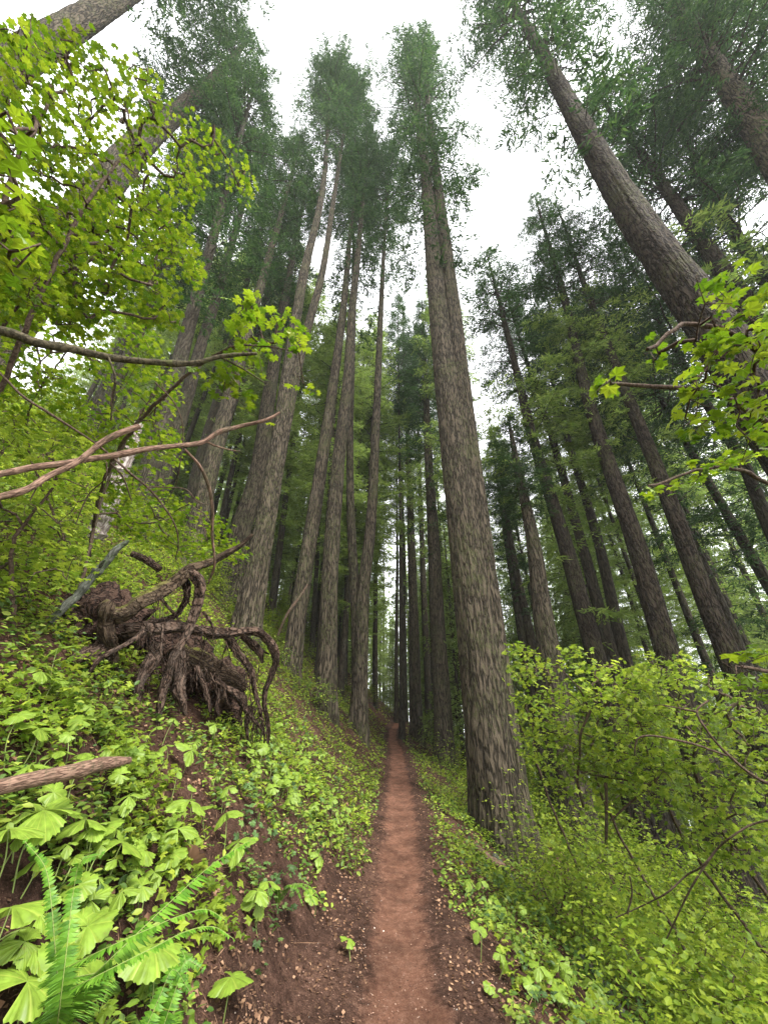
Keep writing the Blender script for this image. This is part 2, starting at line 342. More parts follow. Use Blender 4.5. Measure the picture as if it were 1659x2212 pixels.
# ------------------------------------------------------------------ ground and trail
def warp(a, n, lim): 
    s = np.linspace(-1, 1, n); return a * np.sinh(s * np.arcsinh(lim / a))
gx = warp(1.6, 420, 170.0)
gy = np.concatenate([-warp(1.5, 120, 30.)[60:][::-1] + 2, (2 + warp(2.2, 760, 260.)[380:])])
gy = np.unique(np.round(gy, 4))
X, Y = np.meshgrid(gx, gy); Z = H(X, Y)
# the terrain dips under the trail strip
dd = np.abs(X - xt(Y)); Z = Z - np.where(dd < HW, .02, 0)
nx, ny = len(gx), len(gy)
i = (np.arange(ny - 1)[:, None] * nx + np.arange(nx - 1)[None])
Fg = np.stack([i, i + 1, i + nx + 1, i + nx], -1).reshape(-1, 4)
g = obj('ground', mesh('ground', np.stack([X, Y, Z], -1).reshape(-1, 3), [Fg], [m_soil]))
set_wear(g, X, Y)
tag(g, 'steep forest hillside of dark reddish soil', 'ground', kind='structure')
ty = np.concatenate([np.linspace(-3, 12, 420), np.linspace(12.1, 42, 260)])
acr = np.linspace(-1, 1, 33)
TX = xt(ty)[:, None] + acr[None] * (HW + .10) * (1 + .12 * vnoise(ty * 1.1, 1.0)[:, None] * np.sign(acr)[None])
TY = np.repeat(ty[:, None], 33, 1)
TZ = H(TX, TY) + .004 - .10 * np.clip(np.abs(acr) - .8, 0, 1)[None] ** 1 * 1.0
TZ = TZ + .006 * vnoise(TX * 14, TY * 14, 4) + .004 * vnoise(TX * 40, TY * 40, 7)
i = (np.arange(len(ty) - 1)[:, None] * 33 + np.arange(32)[None])
tr = obj('trail', mesh('trail', np.stack([TX, TY, TZ], -1).reshape(-1, 3), [np.stack([i, i + 1, i + 34, i + 33], -1).reshape(-1, 4)], [m_trail]))
set_wear(tr, TX, TY)
tag(tr, 'narrow reddish dirt footpath leading uphill', 'path', kind='structure')

# ------------------------------------------------------------------ leaf templates
def star_leaf(lobes=7, depth=.45, droop=.18):
    pts = [(0, 0, 0)]; spread = R(300)
    for k in range(lobes):
        a = -spread / 2 + spread * k / (lobes - 1)
        L = (1.0 - .38 * abs(a) / (spread / 2) ** 1) * .62
        pts.append((math.sin(a) * L, math.cos(a) * L, -droop * L))
        if k < lobes - 1:
            a2 = a + spread / (lobes - 1) / 2; L2 = L * depth * 1.15
            pts.append((math.sin(a2) * L2, math.cos(a2) * L2, -droop * L2 * .2 + .02))
    V = np.array(pts); n = len(V) - 1
    return V, [np.array([[0, k + 1, k] for k in range(1, n)])]
MAPLE = star_leaf(7, .6); MAPLE5 = star_leaf(5, .55)
OVAL = (np.array([(0, 0, 0), (.28, .4, .04), (.0, .45, -.03), (-.28, .4, .04), (.2, .78, 0), (-.2, .78, 0), (0, 1.0, -.08)]),
        [np.array([[0, 1, 2], [0, 2, 3], [1, 4, 2], [2, 5, 3], [4, 6, 2], [2, 6, 5]])])
DIAM = (np.array([(0, 0, 0), (.5, .45, 0), (0, 1, 0), (-.5, .45, 0)]), [np.array([[0, 1, 2, 3]])])

# ------------------------------------------------------------------ conifer crowns
def limb(acc, base, az, L, rise, droop, rb, needles=1.0, tw_len=.5, seed=0, mt=0, ml=1, wid=.075, hang=.35):
    d = np.array([math.sin(az), math.cos(az), 0]); n = 7
    s = np.linspace(0, 1, n)
    pts = base + d * (s * L)[:, None] + np.array([0, 0, 1]) * ((rise * s - droop * s * s) * L)[:, None]
    pts += rng.normal(0, .025 * L, (n, 3)) * s[:, None]
    tube(acc, pts, rb * (1 - .85 * s), 4, mt, cap=False)
    if needles <= 0: return
    side = np.array([d[1], -d[0], 0])
    k = max(3, int(L * 7 * needles))
    u = rng.uniform(.18, 1.0, k) ** .8
    p0 = np.stack([np.interp(u, s, pts[:, j]) for j in range(3)], 1)
    sg = np.where(rng.random(k) < .5, -1, 1)
    sl = (tw_len * (1.25 - u) + .12) * rng.uniform(.6, 1.2, k) * min(1.6, .6 + L / 3)
    dirs = norm(side[None] * sg[:, None] + d[None] * rng.uniform(.3, 1.1, k)[:, None] + np.array([0, 0, 1])[None] * rng.uniform(-hang * 1.6, .1, k)[:, None])
    # each side twig carries several needle tufts
    q = 5
    f = np.linspace(.12, 1, q)[None, :, None]
    tp = p0[:, None] + dirs[:, None] * (sl[:, None, None] * f) - np.array([0, 0, 1]) * (f ** 2) * sl[:, None, None] * .35
    tp = tp.reshape(-1, 3)
    td = np.repeat(dirs, q, 0) + rng.normal(0, .55, (k * q, 3)); td[:, 2] -= .25
    up = np.array([0, 0, 1]) + rng.normal(0, .55, (k * q, 3))
    scatter(acc, DIAM[0], DIAM[1], tp, basis(td, up), np.stack([rng.uniform(.7, 1.3, k * q) * wid, rng.uniform(.6, 1.3, k * q) * .26, np.ones(k * q)], 1), ml)
def crown_mesh(name, Ht, Rm, nb, needles, mat, low=.25, dens_bias=.8, hang=.35, wid=.075):
    a = Acc()
    for i in range(nb):
        u = rng.random() ** dens_bias                     # 0 bottom .. 1 top
        z = u * Ht
        prof = min(1, .35 + u / low * .65) * (1 - u) ** .62
        L = max(.5, Rm * prof * random.choice((random.uniform(.35, .8), random.uniform(.7, 1.25))))
        if u < low and random.random() < .3: continue
        limb(a, np.array([0, 0, z]), random.uniform(0, 2 * math.pi), L, random.uniform(-.05, .5) + u * .4, random.uniform(.3, .6), .012 + L * .009, needles * random.uniform(.6, 1.3), hang=hang, wid=wid)
    for k in range(25):
        scatter(a, DIAM[0], DIAM[1], np.array([[0, 0, Ht - .05 * k]]), basis(rng.normal(0, 1, (1, 3)) + [[0, 0, 1.5]], rng.normal(0, 1, (1, 3))), np.array([[.08, .3, 1]]), 1)
    tube(a, np.array([[0, 0, Ht * .5], [0, 0, Ht]]), [.03, .01], 5, 0)
    return a.build(name, [m_bark_far, mat], smooth=False)
CROWNS = [crown_mesh('fir_crown', 26, 5.3, 190, 2.2, m_needle, wid=.05, hang=.6) for _ in range(3)]
CROWNS += [crown_mesh('fir_crown_thin', 26, 5.0, 140, 2.1, m_needle, low=.4, wid=.05, hang=.7) for _ in range(2)]
HEML = [crown_mesh('hemlock_crown', 18, 3.4, 330, 1.1, m_needle2, low=.12, dens_bias=1.15, hang=.5) for _ in range(2)]
def limbs_mesh(name, Ht, n, mat, L0=2.0, needles=.25):
    a = Acc()
    for _ in range(n):
        z = (rng.random() ** .6) * Ht; L = L0 * random.uniform(.25, 1.0) * (.4 + .6 * z / Ht)
        limb(a, np.array([0, 0, z]), random.uniform(0, 6.283), L, random.uniform(-.1, .3), random.uniform(.1, .6), .008 + L * .006, needles * random.choice((0, .6, 1, 1.6)), wid=.06)
    return a.build(name, [m_bark_far, mat], smooth=False)
LIMBS = [limbs_mesh('lower_limbs', 20, 60, m_needle, 3.6, 1.5) for _ in range(3)]
LIMBS_G = [limbs_mesh('lower_limbs', 20, 85, m_needle_lit, 3.6, 1.6) for _ in range(2)]

# ------------------------------------------------------------------ conifers standing where the photo shows them
def trunk_profile(h, Ht, r0):   # h above ground
    return r0 * (np.clip(1 - h / Ht, 0.0, 1) ** .75 * .97 + .03) * (1 + .34 * np.exp(-np.clip(h, 0, None) / .7))
def bark_disp(amp, k=9.0, seed=0.0):
    def f(a, L, rr):
        x, y = np.cos(a), np.sin(a)
        n1 = np.abs(vnoise(x * k * .5 + seed, y * k * .5, L * .8 + seed)); n2 = np.abs(vnoise(x * k * 1.3 + seed, y * k * 1.3, L * 2.6))
        n3 = vnoise(x * k * 3, y * k * 3, L * 9)
        lobes = np.exp(-L / 1.1) * vnoise(x * 2.2 + seed, y * 2.2, seed) * 1.0
        return amp * (np.minimum(n1 * 3, 1) + .6 * np.minimum(n2 * 3, 1) + .25 * n3 - 1.0) + rr * lobes * .5
    return f
def axis_from_pixels(pts, t0):
    A = [P(pts[0][0], pts[0][1], t0)]
    for (px, py) in pts[1:]:
        d = ray(px, py); q = A[-1] - CAM
        s = (d[0] * q[0] + d[1] * q[1]) / (d[0] ** 2 + d[1] ** 2)
        A.append(CAM + d * s)
    return A
def fit_stem(pts, t0, Ht):
    A = axis_from_pixels(pts, t0)
    a0, a1 = A[0], A[1]
    dirn = (A[-1] - A[0]); dirn = dirn / dirn[2]
    # straighten: blend of traced points and the chord, so that traced pixels are kept but no kinks appear
    gz = float(H(a0[0], a0[1])); lo = a0 - dirn * (a0[2] - gz); gz = float(H(lo[0], lo[1])); lo = a0 - dirn * (a0[2] - gz)
    top = A[-1].copy()
    pl = [lo - dirn * .4] + A
    last = (A[-1] - A[-2]); last = last / last[2]
    if lo[2] + Ht > top[2] + .5: pl.append(top + (dirn * .7 + last * .3) * (lo[2] + Ht - top[2]))
    return np.array(pl), lo
def perp_width(pts, w):
    dx, dy = pts[1][0] - pts[0][0], pts[1][1] - pts[0][1]; return w * abs(dy) / math.hypot(dx, dy)
def conifer(label, stems, t0, w0, Ht, crown0, group=None, near=0, cs=1.0, crown=None, lm=None, mat=None, green=False, seed=None, foot=None):
    """stems: list of pixel polylines (low to high), w0: horizontal width in px at the first point, crown0: height where the crown begins"""
    seed = random.uniform(0, 50) if seed is None else seed
    r_ref = perp_width(stems[0], w0) * t0 / F_PX / 2
    pl, lo = fit_stem(stems[0], t0, Ht)
    h_ref = P(*stems[0][0], t0)[2] - lo[2]
    r0 = r_ref / float(trunk_profile(np.array(h_ref), Ht, 1.0))
    th = thing('conifer', label, 'tree', tuple(lo), group)
    for k, st in enumerate(stems):
        if k: 
            pl, _ = fit_stem(st, t0 * 1.01, Ht * .97)
        a = Acc(); hgt = pl[:, 2] - lo[2]
        step = .10 if near == 2 else (.22 if near == 1 else .7)
        seg = 120 if near == 2 else (56 if near == 1 else 18)
        q, _ = resample(pl, pl[:, 2], step)
        if near == 2:
            hh = q[:, 2] - lo[2]; q = np.concatenate([q[hh < 14][::1], q[(hh >= 14)][::3]])
            dz = 0
        rr = trunk_profile(q[:, 2] - lo[2], Ht, r0 * (1 if not k else .8))
        if len(stems) > 1: rr = rr * .86
        if near: tube(a, q, rr, seg, 0, disp=bark_disp(.028 if near == 2 else .02, seed=seed))
        else: tube(a, q, rr, seg, 0, rough=.06, freq=.4, seed=seed)
        obj('trunk', a.build('trunk', [mat or (m_bark if near else m_bark_far)], origin=lo), th)
        if crown0 is not None:
            hz = lo[2] + crown0; j = np.argmin(abs(q[:, 2] - hz)); c0 = q[j]; dv = norm(q[-1] - c0)
            cm = random.choice(CROWNS) if crown is None else crown
            c = obj('crown', cm, th); c.location = Vector(c0 - lo)
            Hc = float(np.linalg.norm(q[-1] - c0)); sz = Hc / (26 if cm not in HEML else 18)
            sxy = cs * (.75 + .25 * sz)
            c.rotation_mode = 'QUATERNION'
            c.rotation_quaternion = Vector(dv).to_track_quat('Z', 'Y') @ Matrix.Rotation(random.uniform(0, 6.28), 3, 'Z').to_quaternion()
            c.scale = (sxy, sxy, sz)
        if lm is not None:
            z0, z1 = lm; j0 = np.argmin(abs(q[:, 2] - lo[2] - z0)); j1 = np.argmin(abs(q[:, 2] - lo[2] - z1))
            dv = norm(q[j1] - q[j0])
            c = obj('lower_limbs', random.choice(LIMBS_G if green else LIMBS), th); c.location = Vector(q[j0] - lo)
            c.rotation_mode = 'QUATERNION'; c.rotation_quaternion = Vector(dv).to_track_quat('Z', 'Y') @ Matrix.Rotation(random.uniform(0, 6.28), 3, 'Z').to_quaternion()
            s_ = np.linalg.norm(q[j1] - q[j0]) / 20; c.scale = (cs, cs, s_)
    return th

conifer('thick rough-barked fir with twin stems standing right beside the trail', [[(1068, 1700), (1010, 1200), (963, 813), (945, 650), (917, 350), (895, 200)], [(1094, 1700), (1037, 1200), (993, 813), (976, 650), (948, 420)]], 8.0, 132, 66, 33, near=2, lm=(18, 34))
conifer('big twin-topped fir rising behind the upturned roots', [[(530, 1350), (592, 1014), (630, 750), (655, 600), (690, 450), (714, 220)], [(545, 1350), (600, 1014), (650, 764), (694, 600), (718, 450), (750, 240)]], 11.5, 60, 60, 47, near=2, cs=1.0, lm=(26, 46))
conifer('slim mossy fir standing uphill just right of the twin-topped fir', [[(646, 1314), (678, 1114), (708, 914), (742, 664), (757, 500)]], 13.5, 37, 46, 33, near=1, cs=.7, lm=(16, 33))
conifer('fir with dark peeling foot growing from the bank left of the trail', [[(706, 1440), (712, 1264), (730, 1014), (752, 814), (759, 700), (778, 500)]], 12.5, 44, 52, 36, near=1, cs=.75, lm=(20, 38))
conifer('forked fir closest to the left edge of the trail, splitting low into two stems', [[(777, 1500), (786, 1264), (798, 1164), (812, 914), (823, 664), (834, 450)], [(774, 1500), (766, 1264), (760, 1164), (756, 964), (762, 760)]], 13.5, 38, 54, 33, near=1, cs=.85, lm=(18, 36))
conifer('straight fir standing at the right side of the trail bend', [[(897, 1480), (894, 1364), (883, 1013), (874, 814)]], 27, 25, 46, 26, near=1, cs=.85, lm=(14, 26), green=True)
conifer('narrow fir touching the right flank of the fir at the trail bend', [[(925, 1480), (919, 1364), (906, 1013), (899, 820)]], 30, 17, 44, 26, cs=.7, lm=(14, 26), green=True)
conifer('knobbly grey fir with many branch stubs left of the thick twin-stemmed fir', [[(953, 1480), (946, 1364), (937, 1164), (927, 1013), (919, 814)]], 21, 36, 40, 21, near=1, cs=.85, lm=(8, 22))
conifer('very thin dark fir at the left side of the trail bend', [[(856, 1500), (858, 1200), (857, 950)]], 32, 9, 46, 20, lm=(8, 26), green=True)
conifer('slim feathery-topped fir in the gap between the forked fir and thick twin-stemmed fir', [[(868, 1500), (866, 1200), (862, 900), (860, 700)]], 24, 12, 46, 25, cs=.8, lm=(12, 28), green=True)
conifer('leafy young fir filling the gap left of the thick twin-stemmed fir', [[(938, 1480), (925, 1100), (908, 760)]], 26, 13, 43, 22, cs=.9, lm=(12, 22), green=True)
conifer('thin pale fir between the trail bend and the straight fir', [[(874, 1500), (873, 1250), (868, 1000)]], 34, 11, 40, 20, lm=(8, 22))
conifer('mossy fir with a short leafy top standing alone right of the twin-stemmed fir', [[(1190, 1430), (1178, 1364), (1150, 1164), (1118, 1013)]], 13.0, 48, 16.5, 10.5, near=1, cs=.5)
conifer('slender fir seen just left of the short-topped fir', [[(1140, 1350), (1108, 1200), (1080, 1013)]], 22, 19, 24, 15, cs=.6, lm=(8, 17))
conifer('slender fir pressed against the left of its slender neighbour', [[(1122, 1350), (1098, 1200), (1066, 980)]], 25, 15, 26, 16, cs=.6, lm=(8, 17))
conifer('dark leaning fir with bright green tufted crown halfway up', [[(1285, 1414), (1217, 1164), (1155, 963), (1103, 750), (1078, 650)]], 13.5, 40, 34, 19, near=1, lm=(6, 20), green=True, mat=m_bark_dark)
conifer('fir leaning behind the dark tuft-crowned fir', [[(1320, 1414), (1253, 1164), (1197, 963), (1132, 763)]], 17, 29, 36, 23, cs=.8, lm=(14, 24), green=True)
conifer('thin fir third in the leaning row on the right', [[(1347, 1414), (1290, 1164), (1230, 963), (1190, 813)]], 17, 28, 33, 21, cs=.8, lm=(13, 22), green=True)
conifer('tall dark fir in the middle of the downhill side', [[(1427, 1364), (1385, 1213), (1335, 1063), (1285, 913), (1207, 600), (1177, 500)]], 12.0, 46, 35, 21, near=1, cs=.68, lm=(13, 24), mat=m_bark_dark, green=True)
conifer('paler fir half hidden behind the tall dark fir', [[(1440, 1390), (1340, 1100), (1270, 900)]], 16, 32, 36, 22, cs=.8, lm=(13, 23), green=True)
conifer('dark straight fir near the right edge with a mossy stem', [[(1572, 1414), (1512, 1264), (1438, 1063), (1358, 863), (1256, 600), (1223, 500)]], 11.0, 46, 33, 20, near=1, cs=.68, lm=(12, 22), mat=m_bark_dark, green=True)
conifer('dim fir standing behind the fir near the right edge', [[(1600, 1420), (1530, 1250), (1480, 1140)]], 15, 30, 34, 18, lm=(6, 20))
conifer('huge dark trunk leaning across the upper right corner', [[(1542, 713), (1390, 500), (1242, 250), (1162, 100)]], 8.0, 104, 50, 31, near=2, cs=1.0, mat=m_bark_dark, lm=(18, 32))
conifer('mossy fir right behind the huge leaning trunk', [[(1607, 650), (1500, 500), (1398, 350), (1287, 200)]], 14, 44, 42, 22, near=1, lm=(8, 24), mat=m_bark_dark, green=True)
conifer('slim fir at the right edge beyond the mossy one', [[(1617, 550), (1547, 450), (1490, 325)]], 16, 28, 38, 18, lm=(6, 22), green=True)
conifer('thick trunk crossing the top right corner', [[(1640, 290), (1485, 50)]], 15, 56, 46, 26, near=1)
conifer('grey trunk just under the corner trunk at top right', [[(1630, 235), (1540, 130), (1490, 20)]], 18, 44, 50, 28, near=1)
conifer('faint slim fir low at the right edge', [[(1630, 1213), (1542, 1063), (1485, 963)]], 15, 24, 32, 17, lm=(5, 18))
conifer('dim fir leaning at the far right behind maple leaves', [[(1650, 1113), (1610, 1013), (1520, 863)]], 14, 26, 34, 17, lm=(5, 18))
conifer('dark fir directly behind the big twin-topped fir', [[(525, 1130), (547, 1064), (580, 864), (600, 740)]], 19, 44, 44, 30, near=1, cs=.8, lm=(12, 28))
conifer('straight fir on the slope with light between it and the twin-topped fir', [[(432, 1114), (455, 1014), (495, 864), (540, 700), (583, 550)]], 15, 40, 42, 29, near=1, cs=.8, lm=(12, 27))
conifer('slim fir left of the straight slope fir', [[(420, 1050), (432, 1000), (485, 814), (505, 730)]], 20, 26, 38, 26, cs=.7, lm=(8, 24))
conifer('fir uphill behind the maple leaves, fourth trunk from the twin-topped fir', [[(402, 864), (430, 764), (470, 640), (495, 550)]], 17, 28, 40, 22, lm=(8, 22))
conifer('wider fir uphill seen through the maple boughs', [[(375, 830), (410, 700), (440, 590)]], 15, 34, 42, 23, lm=(8, 22))
conifer('thin fir high on the left slope', [[(300, 720), (345, 620), (380, 540)]], 20, 22, 40, 20, lm=(8, 22))
conifer('thin fir beside the thin one high on the left slope', [[(275, 735), (320, 640), (350, 570)]], 22, 20, 40, 20, lm=(8, 22))
conifer('massive leaning trunk behind the maple leaves at upper left', [[(100, 580), (225, 400), (330, 285), (405, 225)]], 14, 110, 46, 27, near=1, cs=1.1, lm=(20, 30))
conifer('thick scaly trunk crossing the top left corner', [[(130, 75), (190, 38), (275, -15)]], 13, 100, 52, 28, near=1, cs=1.0, lm=(14, 34))
conifer('fir whose crown hangs over the maple boughs, uphill', [[(505, 870), (545, 760), (575, 640)]], 24, 18, 36, 16, lm=(4, 16), green=True)

# ------------------------------------------------------------------ forest behind
BG = []
def bg_variant(Ht, c0, r, crown, lm):
    a = Acc(); z = np.linspace(-1.5, Ht, 14)
    ax = np.stack([.15 * np.sin(z * .12 + r * 9), .12 * np.cos(z * .1), z], 1)
    tube(a, ax, trunk_profile(np.clip(z, 0, None), Ht, r), 12, 0, rough=.06, freq=.3, seed=r * 30)
    return (a.build('trunk', [m_bark_far]), crown, c0, Ht, lm)
FAR = [crown_mesh('fir_crown', 26, 4.6, 190, 2.0, m_needle_lit, wid=.07) for _ in range(3)]
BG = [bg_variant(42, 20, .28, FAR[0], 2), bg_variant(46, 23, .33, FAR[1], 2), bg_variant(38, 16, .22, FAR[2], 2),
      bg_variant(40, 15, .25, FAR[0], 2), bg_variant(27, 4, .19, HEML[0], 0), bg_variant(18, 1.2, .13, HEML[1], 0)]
taken = [(o.location.x, o.location.y) for o in sc.objects if o.name.startswith('conifer')]
def place_bg(x, y, k, label, group, s=1.0):
    tm, cm, c0, Ht, lm = BG[k]
    th = thing('conifer', label, 'tree', (x, y, float(H(x, y)) - .1), group)
    th.rotation_euler = (random.uniform(-.02, .02), random.uniform(-.02, .02), random.uniform(0, 6.28)); th.scale = (s, s, s)
    obj('trunk', tm, th)
    c = obj('crown', cm, th); c.location = (0, 0, c0); Hc = Ht - c0; b = 18 if cm in HEML else 26
    q = random.uniform(.75, 1.0); c.scale = (q, q, Hc / b); c.rotation_euler = (0, 0, random.uniform(0, 6.28))
    if lm:
        c = obj('lower_limbs', LIMBS_G[0] if lm == 2 else random.choice(LIMBS), th); c.location = (0, 0, c0 * .35); c.scale = (1, 1, c0 * .65 / 20)
cnt = 0; tries = 0
while cnt < 34 and tries < 4000:
    tries += 1
    px = random.choice((random.uniform(610, 830), random.uniform(1110, 1640), random.uniform(380, 560))); d_ = ray(px, 1400); y = random.uniform(19, 40); x = d_[0] / d_[1] * y
    if abs(x - float(xt(y))) < 1.6 or any((x - a) ** 2 + (y - b) ** 2 < 1.6 for a, b in taken): continue
    taken.append((x, y)); cnt += 1
    place_bg(x, y, random.choice((0, 2, 3)), 'slim straight conifer ranked among the nearer trunks', 'slim conifers among the nearer trunks', random.uniform(.8, 1.0))
# parts of the sky that stay open (photo pixels)
OPEN = [(505, 820, 570, 1010), (1010, 640, 1070, 880), (600, 0, 860, 330), (1150, 560, 1260, 640), (1040, 880, 1110, 930), (1050,380,1110,560)]
cnt = 0; tries = 0
while cnt < 152 and tries < 16000:
    tries += 1
    y = 16 + 58 * random.random() ** 1.1; x = random.uniform(-1, 1) * (6 + y * .95)
    if abs(x - float(xt(y))) < 1.8: continue
    if any((x - a) ** 2 + (y - b) ** 2 < (2.0 + y * .015) ** 2 for a, b in taken): continue
    k = random.choice((0, 1, 2, 3, 2, 4, 4, 5, 4))
    if y < 21: continue
    s = random.uniform(.8, 1.1); Ht = BG[k][3] * s; z0 = float(H(x, y))
    zz = np.linspace(.45, 1, 12) * Ht + z0
    px, py, d = project(np.stack([np.full(12, x), np.full(12, y), zz], 1))
    if any(((px > a) & (px < c) & (py > b) & (py < e)).any() for a, b, c, e in OPEN): continue
    taken.append((x, y)); cnt += 1
    if k < 4: place_bg(x, y, k, 'tall slim conifer in the distant part of the forest', 'distant conifers', s)
    else: place_bg(x, y, k, 'young light green conifer filling gaps between the tall trunks', 'young conifers between the trunks', s)

cnt = 0
while cnt < 34:
    y = random.uniform(34, 78); x = float(xt(y)) + random.uniform(-1, 1) * (3 + y * .42)
    if abs(x - float(xt(y))) < 1.8 and y < 40: continue
    if any((x - a) ** 2 + (y - b) ** 2 < 2.0 for a, b in taken): continue
    s = random.uniform(.55, 1.1); taken.append((x, y)); cnt += 1
    place_bg(x, y, random.choice((4, 5)), 'small green conifer far up beyond the trail bend', 'small conifers beyond the trail bend', s)
# the wood closing the view, far behind: reads as one mass
a = Acc(); pos = []; k_ = 0
for _ in range(400):
    y = random.uniform(72, 165); x = random.uniform(-1, 1) * (20 + y * 1.05); z0 = float(H(x, y)); h = random.uniform(26, 42); r_ = random.uniform(2.6, 4.2)
    tube(a, np.array([[x, y, z0 - 1], [x, y, z0 + h * .5], [x, y, z0 + h]]), [.3, .2, .03], 5, 0, cap=False)
    m_ = 560; u = rng.random(m_) ** .85; rad = r_ * (1 - u) ** .7 * rng.uniform(.3, 1.1, m_); az = rng.uniform(0, 6.283, m_)
    pp = np.stack([x + rad * np.cos(az), y + rad * np.sin(az), z0 + h * (.1 + .9 * u)], 1)
    f = np.stack([np.cos(az), np.sin(az), rng.uniform(-.9, .1, m_)], 1)
    scatter(a, DIAM[0], DIAM[1], pp, basis(f, np.array([0, 0, 1]) + rng.normal(0, .5, (m_, 3))), np.stack([np.full(m_, .38), rng.uniform(.5, 1.1, m_), np.ones(m_)], 1), 1)
tag(obj('distant_forest', a.build('distant_forest', [m_bark_far, m_needle_lit], smooth=False)), 'far wood of conifers closing the view behind all trunks', 'forest', kind='stuff')
# ------------------------------------------------------------------ deciduous foliage growth
def inpoly(px, py, poly):
    poly = np.asarray(poly, float); x, y = np.asarray(px), np.asarray(py); r = np.zeros(x.shape, bool); j = len(poly) - 1
    for i in range(len(poly)):
        xi, yi = poly[i]; xj, yj = poly[j]
        c = ((yi > y) != (yj > y)) & (x < (xj - xi) * (y - yi) / (yj - yi + 1e-9) + xi); r ^= c; j = i
    return r
def grow(acc, roots, att, r_tip=.0018, mt=0, wig=.02):
    """connect attractors to the nearest skeleton node, nearest first; returns end points and directions"""
    nodes = np.array(roots, float); par = [-1] * len(nodes)
    att = np.asarray(att, float); d = np.min(np.linalg.norm(att[:, None] - nodes[None], axis=2), axis=1)
    att = att[np.argsort(d)]; par = list(par); N = list(nodes)
    nroot = len(N); dirs = []
    for p in att:
        A = np.array(N); dist = np.linalg.norm(A - p, axis=1); j = int(np.argmin(dist))
        q = A[j]; mid = (p + q) / 2 + rng.normal(0, wig, 3) + np.array([0, 0, .08 * dist[j]])
        N.append(mid); par.append(j); N.append(p); par.append(len(N) - 2)
    N = np.array(N); w_ = np.zeros(len(N)); w_[nroot:] = 1
    for i in range(len(N) - 1, nroot - 1, -1):
        if par[i] >= 0: w_[par[i]] += w_[i]
    ends = []
    for i in range(nroot + 1, len(N), 2):
        j = par[i - 1]; r = r_tip * (w_[i]) ** .42
        r0 = min(r_tip * (w_[j] if j >= nroot else w_[i]) ** .42, r * 1.6)
        tube(acc, np.array([N[j], N[i - 1], N[i]]), [r0, r * 1.1, r], 4 if r < .006 else 6, mt, cap=False)
        ends.append((N[i], norm(N[i] - N[j])))
    return ends
def put_leaves(acc, ends, tmpl, per, size, spread, m=0, tilt=.35, down=0.15, keep=None):
    E = np.array([e[0] for e in ends]); D = np.array([e[1] for e in ends])
    n = len(E) * per
    pos = np.repeat(E, per, 0) + rng.normal(0, 1, (n, 3)) * np.array([spread, spread, spread * .28])
    f = np.repeat(D, per, 0) * .6 + rng.normal(0, 1, (n, 3)); f[:, 2] = f[:, 2] * .25 - down
    up = np.array([0, 0, 1]) + rng.normal(0, tilt, (n, 3))
    sz = size * rng.uniform(.6, 1.25, n)
    if keep is not None:
        k = keep(pos); pos, f, up, sz = pos[k], f[k], up[k], sz[k]
    scatter(acc, tmpl[0], tmpl[1], pos, basis(f, up), sz, m)
    return pos
def polysample(poly, n):
    poly = np.asarray(poly, float); lo, hi = poly.min(0), poly.max(0); out = []
    while len(out) < n:
        p = rng.uniform(lo, hi, (n * 2, 2)); p = p[inpoly(p[:, 0], p[:, 1], poly)]; out += list(p)
    return np.array(out[:n])
def maple(label, roots, poly, n, tfun, per, size, spread, tmpl=MAPLE, mat=None, name='vine_maple', cat='shrub', clump=.25, group=None, tilt=.35, r_tip=.0018, holes=None):
    pp = polysample(poly, n)
    if clump:   # pull attractors towards clump centres, leaving gaps
        c = polysample(poly, max(4, n // 14)); j = np.argmin(np.linalg.norm(pp[:, None] - c[None], axis=2), 1); pp = pp + (c[j] - pp) * clump
    t = np.array([tfun(x, y) for x, y in pp]) * rng.uniform(.88, 1.14, n)
    att = np.array([P(x, y, tt) for (x, y), tt in zip(pp, t)])
    gz = H(att[:, 0], att[:, 1]) + .12; att[:, 2] = np.maximum(att[:, 2], gz)
    th = thing(name, label, cat, tuple(roots[0][0]), group)
    o = np.array(roots[0][0]); a = Acc(); nodes = []
    for rt in roots:
        rt = np.array(rt, float); q, rr = resample(rt, np.linspace(.02, .009, len(rt)), .08); q[1:] += rng.normal(0, .006, (len(q) - 1, 3))
        tube(a, q, rr, 7, 0, rough=.15, freq=8); nodes += list(q[len(q) // 4:])
    ends = grow(a, nodes, att, r_tip)
    obj('stems', a.build('stems', [m_twig], origin=o), th)
    b = Acc(); 
    def keep(pos):
        x, y, d = project(pos); k = inpoly(x + rng.normal(0, 6, len(x)), y + rng.normal(0, 6, len(x)), poly) & (d > .35) & (pos[:, 2] > H(pos[:, 0], pos[:, 1]) + .02)
        if holes: 
            for h in holes: k &= ~inpoly(x, y, h)
        return k
    put_leaves(b, ends, tmpl, per, size, spread, 0, keep=keep, tilt=tilt)
    obj('leaves', b.build('leaves', [mat or m_maple], origin=o, smooth=False), th)
    return th
def on_ground(x, y): return np.array([x, y, float(H(x, y)) - .05])

